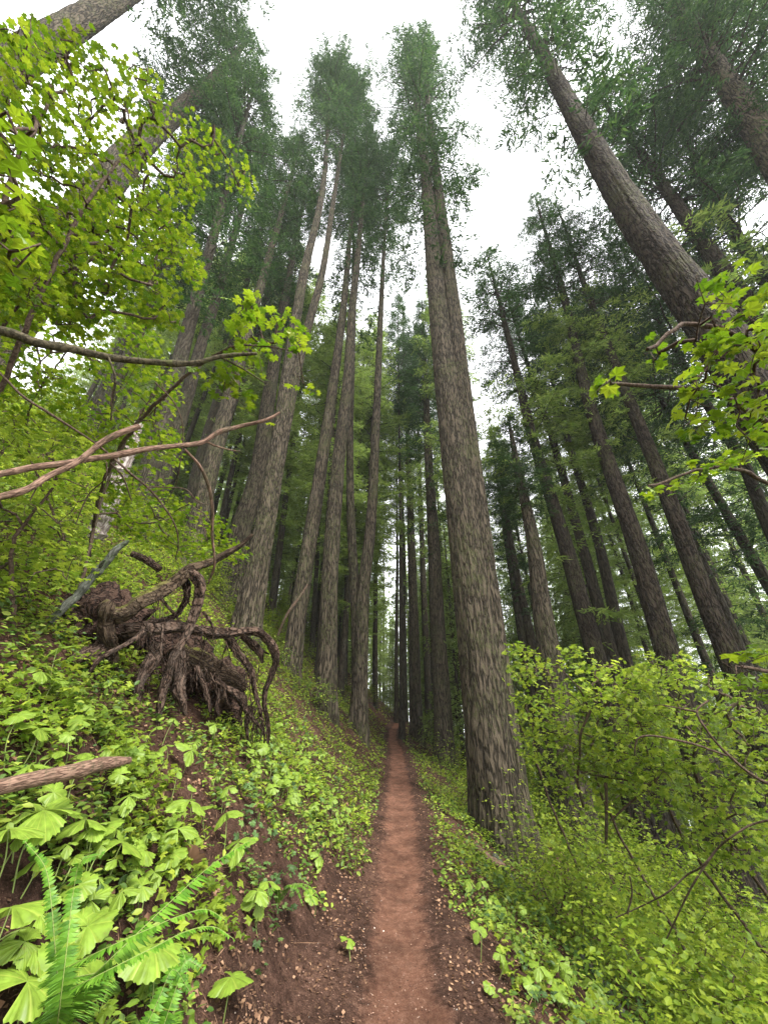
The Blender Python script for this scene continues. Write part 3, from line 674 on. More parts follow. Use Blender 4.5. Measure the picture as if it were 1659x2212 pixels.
gL = on_ground(-2.7, 2.6)
maple('vine maple boughs of lime green leaves filling the upper left', [[gL, P(-60, 1000, 2.6), P(60, 700, 2.5), P(200, 420, 2.8), P(300, 300, 3.2)], [gL, P(-80, 800, 2.2), P(20, 400, 2.1), P(120, 200, 2.6)]],
      [(-60, 60), (60, 40), (110, 30), (160, 50), (250, 90), (330, 150), (400, 230), (470, 270), (530, 330), (557, 400), (560, 470), (530, 440), (470, 410), (430, 440), (380, 470), (400, 530), (435, 590), (400, 600), (340, 560), (370, 640), (320, 690), (200, 640), (120, 680), (-60, 700)],
      760, lambda x, y: 2.3 + max(0, x) / 300, 5, .052, .085, clump=.45)
maple('vine maple boughs sloping across the trunks at middle left', [[gL, P(-80, 950, 3.2), P(60, 640, 3.2), P(200, 560, 3.3)]],
      [(-60, 430), (250, 420), (400, 430), (425, 520), (450, 600), (390, 640), (400, 720), (300, 700), (200, 740), (-60, 700)],
      460, lambda x, y: 3.2 + max(0, x) / 400, 7, .068, .10, clump=.35)
maple('vine maple spray with large blurred leaves close at the left edge', [[on_ground(-2.0, 1.6), P(-150, 900, 1.25), P(-60, 500, 1.1), P(10, 300, 1.1)]],
      [(-60, 150), (30, 150), (60, 220), (70, 300), (50, 420), (80, 520), (60, 640), (-60, 640)], 26, lambda x, y: 1.0, 5, .062, .07)
gM = on_ground(-4.3, 5.2)
maple('leafy vine maple thicket on the left slope under the mossy branch', [[gM, P(60, 900, 5.2), P(150, 750, 4.8)], [on_ground(-3.4, 4.2), P(250, 1000, 5.0), P(330, 850, 5.2)]],
      [(-60, 600), (120, 620), (250, 640), (330, 690), (375, 760), (400, 850), (395, 960), (420, 1060), (500, 1130), (560, 1180), (520, 1230), (420, 1220), (330, 1190), (280, 1180), (215, 1100), (200, 1010), (-60, 960)],
      560, lambda x, y: 4.6 + (x / 400) * 1.2, 8, .078, .12, tmpl=MAPLE, mat=m_maple)
maple('dark-shaded vine maple below the two bare branches at the left edge', [[on_ground(-2.9, 3.1), P(40, 1150, 3.2), P(120, 1050, 3.3)]],
      [(-60, 900), (210, 950), (230, 1060), (190, 1180), (240, 1250), (150, 1290), (80, 1330), (-60, 1340)],
      210, lambda x, y: 3.3, 6, .07, .10, mat=m_shrub)
maple('loose maple sprigs in front of the twin-topped fir', [[gM, P(330, 880, 3.6), P(480, 760, 3.4), P(600, 740, 3.2)]],
      [(480, 640), (540, 620), (570, 660), (640, 670), (690, 740), (640, 780), (600, 760), (560, 800), (700, 850), (690, 880), (560, 850), (570, 900), (600, 930), (560, 960), (500, 880), (440, 860), (400, 800), (480, 760)],
      62, lambda x, y: 3.1, 4, .085, .06)
gR = on_ground(4.2, 2.4)
maple('vine maple branch with big lime leaves over the huge leaning trunk', [[gR, P(1800, 1000, 2.3), P(1640, 760, 2.1), P(1480, 700, 2.0), P(1400, 760, 1.9)]],
      [(1480, 540), (1540, 510), (1600, 570), (1659, 560), (1720, 600), (1720, 1000), (1600, 1000), (1500, 960), (1440, 930), (1430, 880), (1460, 840), (1375, 800), (1390, 720), (1480, 710), (1560, 700), (1500, 640), (1470, 560)],
      72, lambda x, y: 1.9, 5, .066, .065)
maple('few maple leaves dangling left of the lime maple branch', [[gR, P(1800, 1050, 2.5), P(1560, 860, 2.2), P(1400, 830, 2.1), P(1320, 830, 2.0)]],
      [(1275, 815), (1325, 805), (1335, 850), (1290, 855)], 5, lambda x, y: 2.1, 4, .085, .05)
maple('thin maple spray with small leaves at mid right', [[gR, P(1800, 1150, 3.0), P(1560, 1010, 2.8), P(1400, 1050, 2.7)]],
      [(1375, 1025), (1440, 1030), (1500, 990), (1640, 960), (1659, 1000), (1560, 1030), (1500, 1060), (1430, 1070), (1375, 1090)], 26, lambda x, y: 2.8, 4, .07, .05)
maple('maple twigs with leaves at the right edge low down', [[gR, P(1800, 1500, 2.4), P(1660, 1450, 2.2), P(1600, 1440, 2.2)]],
      [(1540, 1420), (1659, 1370), (1720, 1380), (1720, 1560), (1620, 1500), (1560, 1450)], 20, lambda x, y: 2.2, 4, .085, .06)
# right hand thickets
maple('bright vine maple thicket right of the thick twin-stemmed fir', [[on_ground(2.9, 7.0), P(1150, 1560, 6.2), P(1200, 1450, 5.8)], [on_ground(3.6, 6.0), P(1280, 1600, 5.4), P(1330, 1480, 5.2)]],
      [(1085, 1410), (1120, 1375), (1150, 1405), (1200, 1430), (1215, 1395), (1270, 1385), (1300, 1440), (1345, 1405), (1370, 1450), (1400, 1430), (1440, 1500), (1460, 1620), (1400, 1720), (1300, 1760), (1200, 1720), (1120, 1640), (1100, 1520)],
      430, lambda x, y: 5.6 - (x - 1100) / 300, 8, .075, .12, mat=m_shrub, clump=.2, tilt=.6)
maple('spreading vine maple thicket on the right downhill side', [[on_ground(5.0, 5.0), P(1500, 1620, 4.2), P(1560, 1500, 3.8)], [on_ground(4.3, 4.6), P(1420, 1700, 4.4), P(1380, 1560, 4.4)]],
      [(1340, 1440), (1380, 1385), (1430, 1430), (1480, 1400), (1530, 1450), (1600, 1480), (1640, 1540), (1720, 1560), (1720, 1900), (1560, 1880), (1420, 1800), (1340, 1700), (1320, 1560)],
      480, lambda x, y: 4.3 - (x - 1400) / 400, 8, .066, .12, mat=m_shrub, clump=.2, tilt=.6)
# ------------------------------------------------------------------ understory shrubs
def shrub_mesh(nm, Rr, Ht, n, per, size, tmpl):
    att = rng.normal(0, 1, (n, 3)); att = norm(att) * rng.uniform(.35, 1, (n, 1)) ** .6
    att[:, 2] = np.abs(att[:, 2]); att = att * np.array([Rr, Rr, Ht]) + np.array([0, 0, .1])
    a = Acc(); roots = np.array([[0, 0, 0], [0, 0, .15], [.06, 0, .3], [-.05, .05, .3]])
    tube(a, roots[:3], [.02, .016, .012], 6, 0)
    ends = grow(a, roots, att, .0022)
    b = Acc(); put_leaves(b, ends, tmpl, per, size, Rr * .13, tilt=.4)
    return a.build('stems', [m_twig]), b
SH = []
for (nm, Rr, Ht, n, per, size, tm, mt) in (('a', 1.1, 1.5, 150, 10, .085, MAPLE5, m_shrub), ('b', .9, 1.0, 130, 9, .07, OVAL, m_shrub), ('c', 1.3, 1.9, 190, 10, .085, MAPLE5, m_maple), ('d', .7, .6, 90, 9, .06, OVAL, m_cover)):
    s_, b_ = shrub_mesh(nm, Rr, Ht, n, per, size, tm); SH.append((s_, b_.build('leaves', [mt], smooth=False)))
def shrub(x, y, k, s, label, group):
    th = thing('understory_shrub', label, 'shrub', (x, y, float(H(x, y)) - .05), group); th.scale = (s, s, s * random.uniform(.8, 1.2)); th.rotation_euler = (0, 0, random.uniform(0, 6.28))
    obj('stems', SH[k][0], th); obj('leaves', SH[k][1], th)
n = 0; tries = 0; used = []
while n < 240 and tries < 9000:
    tries += 1
    y = 5.5 + 60 * random.random() ** 1.7; x = random.uniform(-1, 1) * (3 + y * 1.0)
    dx = x - float(xt(y)); 
    if abs(dx) < (1.5 if y > 24 else (2.4 if dx < 0 else 1.3)): continue
    if dx < 0 and y < 9 and x > -4.2: continue
    if any((x - a) ** 2 + (y - b) ** 2 < (.9 + y * .012) ** 2 for a, b in used): continue
    k = random.choice((0, 1, 2, 3, 2, 0))
    if dx < 0 and dx > -5 and k in (0, 2): k = 3
    if dx > 0 and dx < 1.9: k = 3
    s = random.uniform(.7, 1.15) * (1 + y * .006)
    used.append((x, y)); n += 1
    shrub(x, y, k, s, 'light green leafy shrub growing up the slope left of the trail' if dx < 0 else 'light green leafy shrub growing downhill right of the trail', 'shrubs on the left slope' if dx < 0 else 'shrubs on the right slope')

for (px, py, k, s_) in ((800, 1520, 2, .75), (765, 1500, 0, .7), (835, 1540, 1, .8), (735, 1450, 2, .8), (700, 1400, 0, .9), (660, 1420, 1, .9), (620, 1350, 2, .9), (590, 1400, 1, .9), (935, 1570, 1, .8), (965, 1590, 2, .7), (985, 1560, 0, .9), (950, 1545, 2, .8), (1150, 1500, 2, 1.0), (1180, 1640, 2, .9), (1120, 1600, 0, .9)):
    p_, t_ = ground_hit(px, py)
    shrub(p_[0], p_[1], k, s_, 'lime green bush filling the space between fir bases near the trail', 'lime bushes between the fir bases')
# ------------------------------------------------------------------ upturned roots
def RR(x, y): return 124.4 + .3 * x, 1144.7 + .3 * y
def troot(px): return 3.55 + (px - 215) / 385 * 1.25
root_o = P(*RR(700, 1200), 4.3)
rt = thing('upturned_roots', 'upturned stump with twisted bare roots on the left bank', 'tree roots', tuple(root_o))
def root(pts, name='root', mat=m_root, off=0.0, seg=14, rough=.26):
    A, r = [], []
    for q in pts:
        px, py = RR(q[0], q[1]); t = troot(px) + off + (q[3] if len(q) > 3 else 0)
        A.append(P(px, py, t)); r.append(q[2] * .78 * .3 / 2 * t / F_PX)
    A, r = resample(A, r, .025 if seg > 8 else .04)
    sd = random.uniform(0, 99); k = len(A)
    wv = np.stack([vnoise(np.arange(k) * .11 + sd, j * 7.0) for j in range(3)], 1) * r[:, None] * .25
    a = Acc(); tube(a, A + wv, r, seg, 0, rough=rough, freq=9, seed=sd, ridges=.6 if seg > 8 else 0)
    return obj(name, a.build(name, [mat], origin=root_o, uv=True), rt)
root([(360, 590, 120), (450, 600, 150), (600, 520, 145), (760, 440, 135), (880, 350, 130), (960, 285, 105), (1030, 262, 80), (1120, 222, 76), (1220, 170, 62), (1320, 110, 50), (1405, 35, 34)], mat=m_rootmoss, seg=22)
root([(920, 300, 90, .02), (990, 325, 105, -.05), (1040, 430, 92, -.1), (1030, 520, 90, -.12), (990, 620, 85, -.15), (940, 720, 80, -.2), (880, 830, 78, -.25), (830, 930, 75, -.3), (800, 1050, 88, -.3), (760, 1150, 88, -.32), (740, 1280, 72, -.35), (720, 1400, 58, -.4), (745, 1490, 40, -.45)], seg=20)
root([(480, 720, 120, .1), (600, 700, 120), (720, 705, 115), (850, 705, 112), (1000, 720, 100), (1150, 740, 95), (1300, 730, 82), (1430, 728, 84), (1510, 770, 72), (1560, 860, 62), (1572, 960, 55), (1540, 1060, 55), (1500, 1160, 50), (1488, 1260, 40), (1510, 1380, 34), (1520, 1500, 24), (1500, 1600, 14)], seg=20)
root([(1230, 760, 95), (1280, 850, 78), (1340, 940, 70), (1392, 1010, 55), (1410, 1110, 45), (1440, 1220, 35), (1470, 1350, 26), (1490, 1480, 20), (1480, 1630, 10)], seg=16)
root([(1330, 755, 60, .05), (1410, 820, 72, .05), (1460, 890, 60, .05), (1478, 955, 26, .05)], seg=12)
root([(1440, 850, 44, .05), (1525, 892, 16, .05)], seg=10)
root([(860, 830, 150, .25), (1000, 940, 200, .2), (1120, 1020, 190, .2), (1240, 1085, 160, .2), (1340, 1130, 120, .2)], name='mossy_log', mat=m_rootmoss, seg=24)
root([(1120, 1080, 60), (1200, 1120, 60), (1260, 1160, 65), (1320, 1220, 66), (1370, 1310, 50), (1430, 1390, 34), (1475, 1440, 18)], seg=14)
root([(720, 800, 120), (700, 880, 118), (660, 980, 105, -.1), (600, 1080, 80, -.15), (572, 1180, 70, -.2), (560, 1280, 55, -.25), (535, 1340, 30, -.3)], seg=18)
root([(890, 350, 60, .05), (925, 390, 80, .05), (940, 460, 56, .05), (900, 560, 50, .1), (840, 620, 50, .1), (740, 655, 56, .1), (620, 685, 50, .1)], seg=14)
root([(660, 700, 62, -.1), (580, 770, 50, -.15), (500, 820, 40, -.2), (400, 870, 36, -.25), (300, 930, 34, -.25), (250, 1000, 28, -.25), (205, 1065, 14, -.25)], seg=12)
root([(400, 520, 90, -.05), (370, 570, 165, -.05), (350, 650, 125), (350, 740, 130), (380, 850, 140, .1), (420, 960, 150, .2)], name='broken_knob', mat=m_rootmoss, seg=22, rough=.3)
root([(880, 850, 110), (890, 940, 110, -.1), (880, 1050, 112, -.15), (870, 1150, 100, -.2), (900, 1260, 64, -.25), (925, 1330, 36, -.28)], seg=18)
root([(1000, 980, 70), (1060, 1120, 52, -.1), (1090, 1230, 40, -.15), (1100, 1310, 22, -.2)], seg=12)
root([(1120, 1060, 60, .05), (1160, 1180, 46), (1150, 1290, 36, -.05), (1165, 1345, 14, -.08)], seg=12)
root([(1190, 1100, 40), (1205, 1200, 62), (1240, 1270, 26)], seg=12)
root([(1340, 1170, 40), (1330, 1290, 34), (1308, 1385, 16)], seg=10)
root([(1375, 1270, 30), (1360, 1400, 45), (1372, 1525, 18)], seg=10)
root([(760, 680, 26, -.2), (755, 800, 22, -.25), (750, 900, 20, -.3), (775, 970, 12, -.3)], seg=8)
root([(745, 490, 26), (800, 560, 28), (855, 620, 22), (890, 700, 14)], seg=8)
root([(1055, 590, 26, -.1), (1090, 640, 26, -.1), (1125, 720, 20, -.1), (1120, 800, 12, -.1)], seg=8)
root([(90, 960, 120, -.1), (180, 920, 160, -.05), (290, 850, 140, .1), (380, 800, 100, .2)], name='rotten_log', mat=m_root, seg=20, rough=.35)
random.seed(5)
for sx, sy, n_ in ((1250, 800, 6), (1400, 1000, 8), (1450, 1250, 12), (1480, 1380, 10), (650, 690, 6), (700, 900, 8), (900, 900, 8), (1000, 1000, 8), (1150, 1060, 8), (600, 1100, 5), (850, 1100, 8), (950, 420, 3), (700, 480, 4), (1060, 760, 5)):
    for _ in range(int(n_ * 1.7)):
        x, y = sx + random.uniform(-60, 60), sy + random.uniform(-40, 40); w_ = random.uniform(7, 15); pts = []; dx = random.uniform(-25, 25); o_ = random.uniform(-.25, .15)
        for s in range(random.randint(4, 6)):
            pts.append((x, y, w_ * (1 - s * .13), o_)); x += dx + random.uniform(-22, 22); y += random.uniform(25, 60); dx *= .8
        root(pts, 'rootlet', seg=6, rough=.1)
# soil clump held by the roots
def blob(name, c, rad, mat, parent, origin, amp=.25, fr=2.5, nu=60, nv=40, seed=0):
    u = np.linspace(0, 2 * np.pi, nu, endpoint=False); v = np.linspace(.02, np.pi - .02, nv); U, Vv = np.meshgrid(u, v)
    D = np.stack([np.sin(Vv) * np.cos(U), np.sin(Vv) * np.sin(U), np.cos(Vv)], -1)
    k = 1 + amp * fbm(D[..., 0] * fr + seed, D[..., 1] * fr, D[..., 2] * fr, 4)
    W = (np.asarray(c) + D * np.asarray(rad) * k[..., None]).reshape(-1, 3) - origin
    i = np.arange(nv - 1)[:, None] * nu; j = np.arange(nu)[None]; j2 = (j + 1) % nu
    return obj(name, mesh(name, W, [np.stack([i + j, i + nu + j, i + nu + j2, i + j2], -1).reshape(-1, 4)], [mat]), parent)
blob('soil_clump', P(*RR(740, 1010), 4.75), (.5, .4, .55), m_humus, rt, root_o, .3, 3.0, seed=3)
blob('soil_clump', P(*RR(1050, 1230), 4.95), (.5, .4, .45), m_humus, rt, root_o, .3, 3.0, seed=8)
blob('soil_clump', P(*RR(250, 700), 4.3), (.5, .4, .4), m_humus, rt, root_o, .35, 3.0, seed=13)

# ------------------------------------------------------------------ loose branches, poles, logs
def Z5(x, y): return .3 * x, 829.5 + .3 * y
def C3(x, y): return .5 * x, 663.6 + .5 * y
def C5(x, y): return .5 * x, 1382.8 + .5 * y
def C6(x, y): return 829.5 + .5 * x, 1382.8 + .5 * y
def branch(label, lines, conv, k, mat, name='bare_branch', cat='branch', seg=10, knots=.12):
    """lines: polylines of (x, y, width, t)"""
    o = None; a = Acc()
    for ln in lines:
        A = np.array([P(*conv(q[0], q[1]), q[3]) for q in ln]); r = np.array([q[2] * k / 2 * q[3] / F_PX for q in ln])
        if o is None: o = A[0].copy()
        A, r = resample(A, r, .02); sd = random.uniform(0, 50)
        r = r * (1 + knots * np.maximum(0, vnoise(np.arange(len(r)) * .21, sd)) ** 2 * 2)
        tube(a, A, r, seg, 0, rough=.08, freq=14, seed=sd)
    ob = obj(name, a.build(name, [mat], origin=o, uv=True)); ob.location = Vector(o)
    return tag(ob, label, cat)
branch('long bare pinkish branch reaching from the left edge to the twin-topped fir', [[(-120, 670, 50, 1.5), (0, 650, 46, 1.55), (250, 600, 48, 1.65), (450, 572, 40, 1.75), (640, 542, 42, 1.85), (850, 510, 44, 1.95), (1050, 470, 38, 2.05), (1280, 445, 34, 2.2), (1480, 410, 32, 2.35), (1570, 350, 34, 2.4), (1700, 312, 28, 2.5), (1960, 240, 22, 2.6), (2015, 205, 16, 2.65)], [(1480, 410, 16, 2.35), (1540, 440, 14, 2.4), (1659, 475, 10, 2.45), (1730, 485, 7, 2.5)], [(1330, 470, 20, 2.2), (1440, 590, 20, 2.25), (1500, 720, 24, 2.3), (1530, 880, 24, 2.35), (1530, 1100, 20, 2.4), (1545, 1310, 18, 2.45), (1500, 1440, 10, 2.5)]], Z5, .3, m_pink)
branch('forked bare branch with a broken end crossing the long pinkish one', [[(-120, 850, 52, 1.4), (0, 815, 48, 1.45), (170, 770, 46, 1.5), (350, 665, 42, 1.6), (560, 560, 38, 1.7), (660, 480, 38, 1.75), (760, 405, 44, 1.8), (880, 350, 42, 1.85), (1005, 305, 40, 1.9)]], Z5, .3, m_pink)
branch('mossy dark branch running across the maple leaves at left', [[(-60, 90, 36, 2.0), (40, 110, 38, 2.05), (150, 150, 36, 2.1), (300, 178, 34, 2.2), (450, 212, 30, 2.3), (650, 236, 26, 2.4), (850, 240, 22, 2.5), (950, 214, 18, 2.55), (1110, 200, 12, 2.6)], [(950, 214, 9, 2.55), (1040, 260, 8, 2.6), (1150, 330, 6, 2.7)], [(470, 215, 9, 2.3), (498, 300, 9, 2.3), (490, 400, 8, 2.35), (480, 490, 5, 2.4)]], C3, .5, m_mossbr)
branch('thin arching twig hanging in front of the left thicket', [[(-30, -110, 14, 2.3), (60, -20, 16, 2.3), (170, 90, 18, 2.3), (340, 200, 18, 2.35), (560, 340, 16, 2.4), (680, 420, 14, 2.45), (850, 560, 16, 2.5), (960, 660, 16, 2.5), (1060, 740, 16, 2.55), (1180, 880, 13, 2.6), (1260, 1010, 11, 2.6), (1287, 1150, 9, 2.65), (1265, 1260, 6, 2.7)], [(1060, 740, 10, 2.55), (1200, 745, 9, 2.6), (1350, 765, 9, 2.6), (1430, 850, 7, 2.65), (1510, 870, 5, 2.7)], [(770, 560, 10, 2.45), (770, 650, 9, 2.45), (640, 800, 9, 2.5), (590, 900, 8, 2.5), (550, 1010, 6, 2.5)], [(830, -20, 10, 2.5), (805, 130, 11, 2.5), (810, 260, 7, 2.5)], [(800, 570, 11, 2.5), (880, 660, 12, 2.5), (950, 840, 9, 2.55)]], Z5, .3, m_twig)
branch('thin twig with bends crossing the bare fir trunks at left', [[(1120, -10, 9, 3.0), (1260, 140, 10, 3.0), (1310, 260, 10, 3.0), (1320, 400, 9, 3.0), (1300, 560, 8, 3.0), (1270, 720, 7, 3.05), (1200, 850, 4, 3.1)], [(1440, 880, 6, 3.4), (1460, 1000, 6, 3.4), (1495, 1130, 4, 3.4)]], Z5, .3, m_twig)
branch('smooth pale grey pole leaning behind the upturned roots', [[(-60, 660, 52, 3.5), (0, 612, 54, 3.55), (70, 535, 60, 3.62), (130, 488, 54, 3.7), (210, 390, 58, 3.77), (300, 285, 50, 3.85), (360, 225, 54, 3.9), (430, 135, 46, 3.95), (490, 95, 36, 4.0), (515, 78, 10, 4.0)], [(300, 285, 26, 3.85), (330, 235, 14, 3.8), (345, 215, 6, 3.78)]], RR, .3, m_grey, 'leaning_pole', 'pole', 16, .5)
branch('short brown log lying in leaves behind the upturned roots', [[(540, 170, 46, 5.6), (640, 215, 50, 5.6), (740, 285, 46, 5.6)]], RR, .3, m_root, 'short_log', 'log', 12)
branch('fallen tan log half buried in leaves at the left edge', [[(-60, 650, 60, 1.5), (60, 620, 60, 1.58), (200, 590, 60, 1.68), (330, 565, 58, 1.8), (450, 535, 44, 1.95), (560, 520, 24, 2.1)]], C5, .5, m_pink, 'fallen_log', 'log', 18, .2)
branch('twiggy brown root limb from the bank right of the upturned roots', [[(1200, -20, 10, 6.5), (1240, -110, 12, 6.6), (1290, -180, 10, 6.8), (1330, -240, 8, 7)]], C5, .5, m_twig)
sn = branch('pale snag leaning on the left slope behind the leaves', [[(408, 1000, 70, 7.0), (470, 850, 76, 7.2), (520, 700, 72, 7.4), (560, 600, 64, 7.6), (600, 500, 40, 7.8)]], C3, .5, m_snag, 'pale_snag', 'dead tree', 26, .3)
branch('dark forked sapling stem in the right thicket', [[(900, 290, 8, 4.6), (880, 330, 10, 4.6), (850, 400, 11, 4.6), (845, 500, 10, 4.6), (835, 600, 12, 4.6), (860, 720, 12, 4.6)], [(880, 290, 9, 4.6), (860, 240, 8, 4.6), (835, 200, 6, 4.6)], [(850, 570, 8, 4.6), (950, 590, 9, 4.6), (1080, 610, 8, 4.5), (1250, 650, 6, 4.4)], [(955, 590, 12, 4.3), (960, 700, 13, 4.3), (958, 880, 12, 4.3)], [(975, 780, 8, 4.3), (1100, 670, 8, 4.2), (1180, 600, 5, 4.1)]], C6, .5, m_twig, 'sapling_stem')
branch('dark maple branch entering from the right edge at mid height', [[(1700, 640, 15, 2.6), (1600, 590, 13, 2.7), (1500, 510, 11, 2.8), (1400, 400, 9, 2.9), (1350, 310, 8, 3.0), (1400, 260, 8, 3.05)], [(1350, 310, 10, 3.0), (1300, 300, 7, 3.05), (1200, 280, 5, 3.1)], [(1480, 500, 8, 2.8), (1300, 440, 9, 2.9), (1090, 434, 7, 3.0), (1080, 490, 5, 3.0)]], C6, .5, m_twig)
branch('long bent bare twig low in the right undergrowth', [[(1700, 770, 7, 2.6), (1580, 800, 7, 2.7), (1500, 850, 7, 2.7), (1430, 910, 7, 2.8), (1380, 970, 6, 2.8), (1300, 1020, 6, 2.9), (1230, 1085, 6, 2.9), (1150, 1130, 5, 3.0), (1000, 1200, 4, 3.1)], [(1430, 910, 9, 2.8), (1380, 980, 8, 2.8), (1200, 1330, 5, 2.9)], [(1050, 1180, 7, 3.0), (1070, 1090, 7, 3.0), (1060, 1020, 5, 3.0)]], C6, .5, m_twig)
def ground_line(label, pts, conv, k, mat, name, cat, lift=.02, seg=12):
    A, r = [], []
    for q in pts:
        p, t = ground_hit(*conv(q[0], q[1])); r.append(q[2] * k / 2 * t / F_PX); A.append(p + np.array([0, 0, lift + r[-1] * .4]))
    A, r = resample(A, r, .03); a = Acc(); tube(a, A, r, seg, 0, rough=.15, freq=9, ridges=.2)
    ob = obj(name, a.build(name, [mat], origin=A[0], uv=True)); ob.location = Vector(A[0]); return tag(ob, label, cat)
ground_line('thin pale fallen stem lying along the downhill edge of the trail', [(480, 950, 26), (560, 1050, 24), (640, 1150, 26), (740, 1270, 26), (850, 1380, 26), (950, 1510, 26), (1040, 1640, 28)], C6, .5, m_grey, 'fallen_branch', 'log')
ground_line('small root crossing soil below the thick twin-stemmed fir', [(390, 900, 26), (450, 960, 36), (520, 1000, 30)], C6, .5, m_pink, 'surface_root', 'root')

# ------------------------------------------------------------------ broad three-part leaves
def fan_leaflet(width=R(62), lobes=4, size=1.0, cup=.12):
    na, nr = 37, 6; V = []; UV = []
    for i in range(na):
        u = i / (na - 1); a = (u - .5) * 2 * width
        edge = 1 - .30 * abs(u - .5) ** 2 * 4 + .055 * abs(math.sin(u * math.pi * lobes * 1.5)) + .075 * (0, .3, 1)[i % 3] + .13 * math.cos((u - .5) * math.pi * 2 * 1.5) * .5
        for j in range(nr):
            v = (j / (nr - 1)); L = edge * v
            V.append((math.sin(a) * L * .82, math.cos(a) * L, cup * (abs(math.sin(a)) * v) - .22 * v * v + .02 * math.sin(u * math.pi * 7) * v)); UV.append((u, v))
    F_ = [[i * nr + j, (i + 1) * nr + j, (i + 1) * nr + j + 1, i * nr + j + 1] for i in range(na - 1) for j in range(nr - 1)]
    return np.array(V) * size, np.array(F_), np.array(UV)
def plate_leaf(seed=0):
    """one rounded leaf with a deep notch at the stalk and coarse pointed lobes"""
    na, nr = 85, 7; V = []; UV = []; rs = np.random.default_rng(seed)
    for i in range(na):
        u = i / (na - 1); a = (u - .5) * R(318)
        lob = abs(math.cos((u - .5) * math.pi * 6)) ** .6; tooth = (0, .35, 1)[i % 3]
        edge = .68 + .22 * lob + .075 * tooth + rs.normal(0, .015)
        for j in range(nr):
            v = j / (nr - 1); L = edge * v
            V.append((math.sin(a) * L, math.cos(a) * L, -.22 * v * v * (1 + .5 * math.sin(a * 1.7 + seed)) + .012 * math.cos((u - .5) * math.pi * 12) * v + .05 * v * v * math.sin(a * 3 + seed * 2))); UV.append((u, v))
    F_ = [[i * nr + j, (i + 1) * nr + j, (i + 1) * nr + j + 1, i * nr + j + 1] for i in range(na - 1) for j in range(nr - 1)]
    return np.array(V), np.array(F_), np.array(UV)
def broad_plant(label, leafpos, size, group=None, kind='fan', face=None, name='vanilla_leaf_plant', hgt=None, droop=.25):
    """leafpos: 3D point where the leaflets meet; a stalk runs to the ground"""
    p = np.asarray(leafpos, float); gz = float(H(p[0], p[1])); off = np.array([random.uniform(-.05, .05), random.uniform(-.05, .05), 0])
    g_ = p + off; g_[2] = float(H(g_[0], g_[1])) - .02
    th = thing(name, label, 'plant', tuple(g_), group)
    a = Acc(); mid = (p + g_) / 2 + np.array([random.uniform(-.03, .03), random.uniform(-.03, .03), .02]); q, r = resample([g_, mid, p], [.0035, .003, .002], .03)
    tube(a, q, r, 6, 0); obj('stalk', a.build('stalk', [m_stem], origin=g_), th)
    if face is None:
        toc = norm(CAM - p); face = norm(np.array([0.25, -.35, 1.0]) + toc * .5 + rng.normal(0, .22, 3))
    az = random.uniform(0, 6.28); b0 = basis(np.array([math.sin(az), math.cos(az), 0.]), face)
    if kind == 'fan':
        for k in range(3):
            ang = k * 2 * math.pi / 3 + random.uniform(-.15, .15)
            V, F_, UV = fan_leaflet(R(random.uniform(46, 56)), random.choice((3, 4)), size * random.uniform(.85, 1.1))
            f = b0[:, 0] * math.sin(ang) + b0[:, 1] * math.cos(ang) - b0[:, 2] * droop * random.uniform(.3, 1.6)
            B_ = basis(f, b0[:, 2]); W = V @ B_.T + (p - g_)
            obj('leaflet', mesh('leaflet', W, [F_], [m_vanilla], uv=UV), th)
    else:
        V, F_, UV = plate_leaf(random.randint(0, 999)); obj('leaf_blade', mesh('leaf_blade', (V * size) @ b0.T + (p - g_), [F_], [m_vanilla], uv=UV), th)
    return th
def leaf_at(px, py, wpx, kind='fan', lift=.18, **k):
    p, t = ground_hit(px, py); d = ray(px, py)
    # walk back towards the camera until the leaf stands lift metres above ground
    for tt in np.linspace(t, .5, 200):
        q = CAM + d * tt
        if q[2] - float(H(q[0], q[1])) > lift: break
    size = wpx / 2 * tt / F_PX
    return q, size, kind
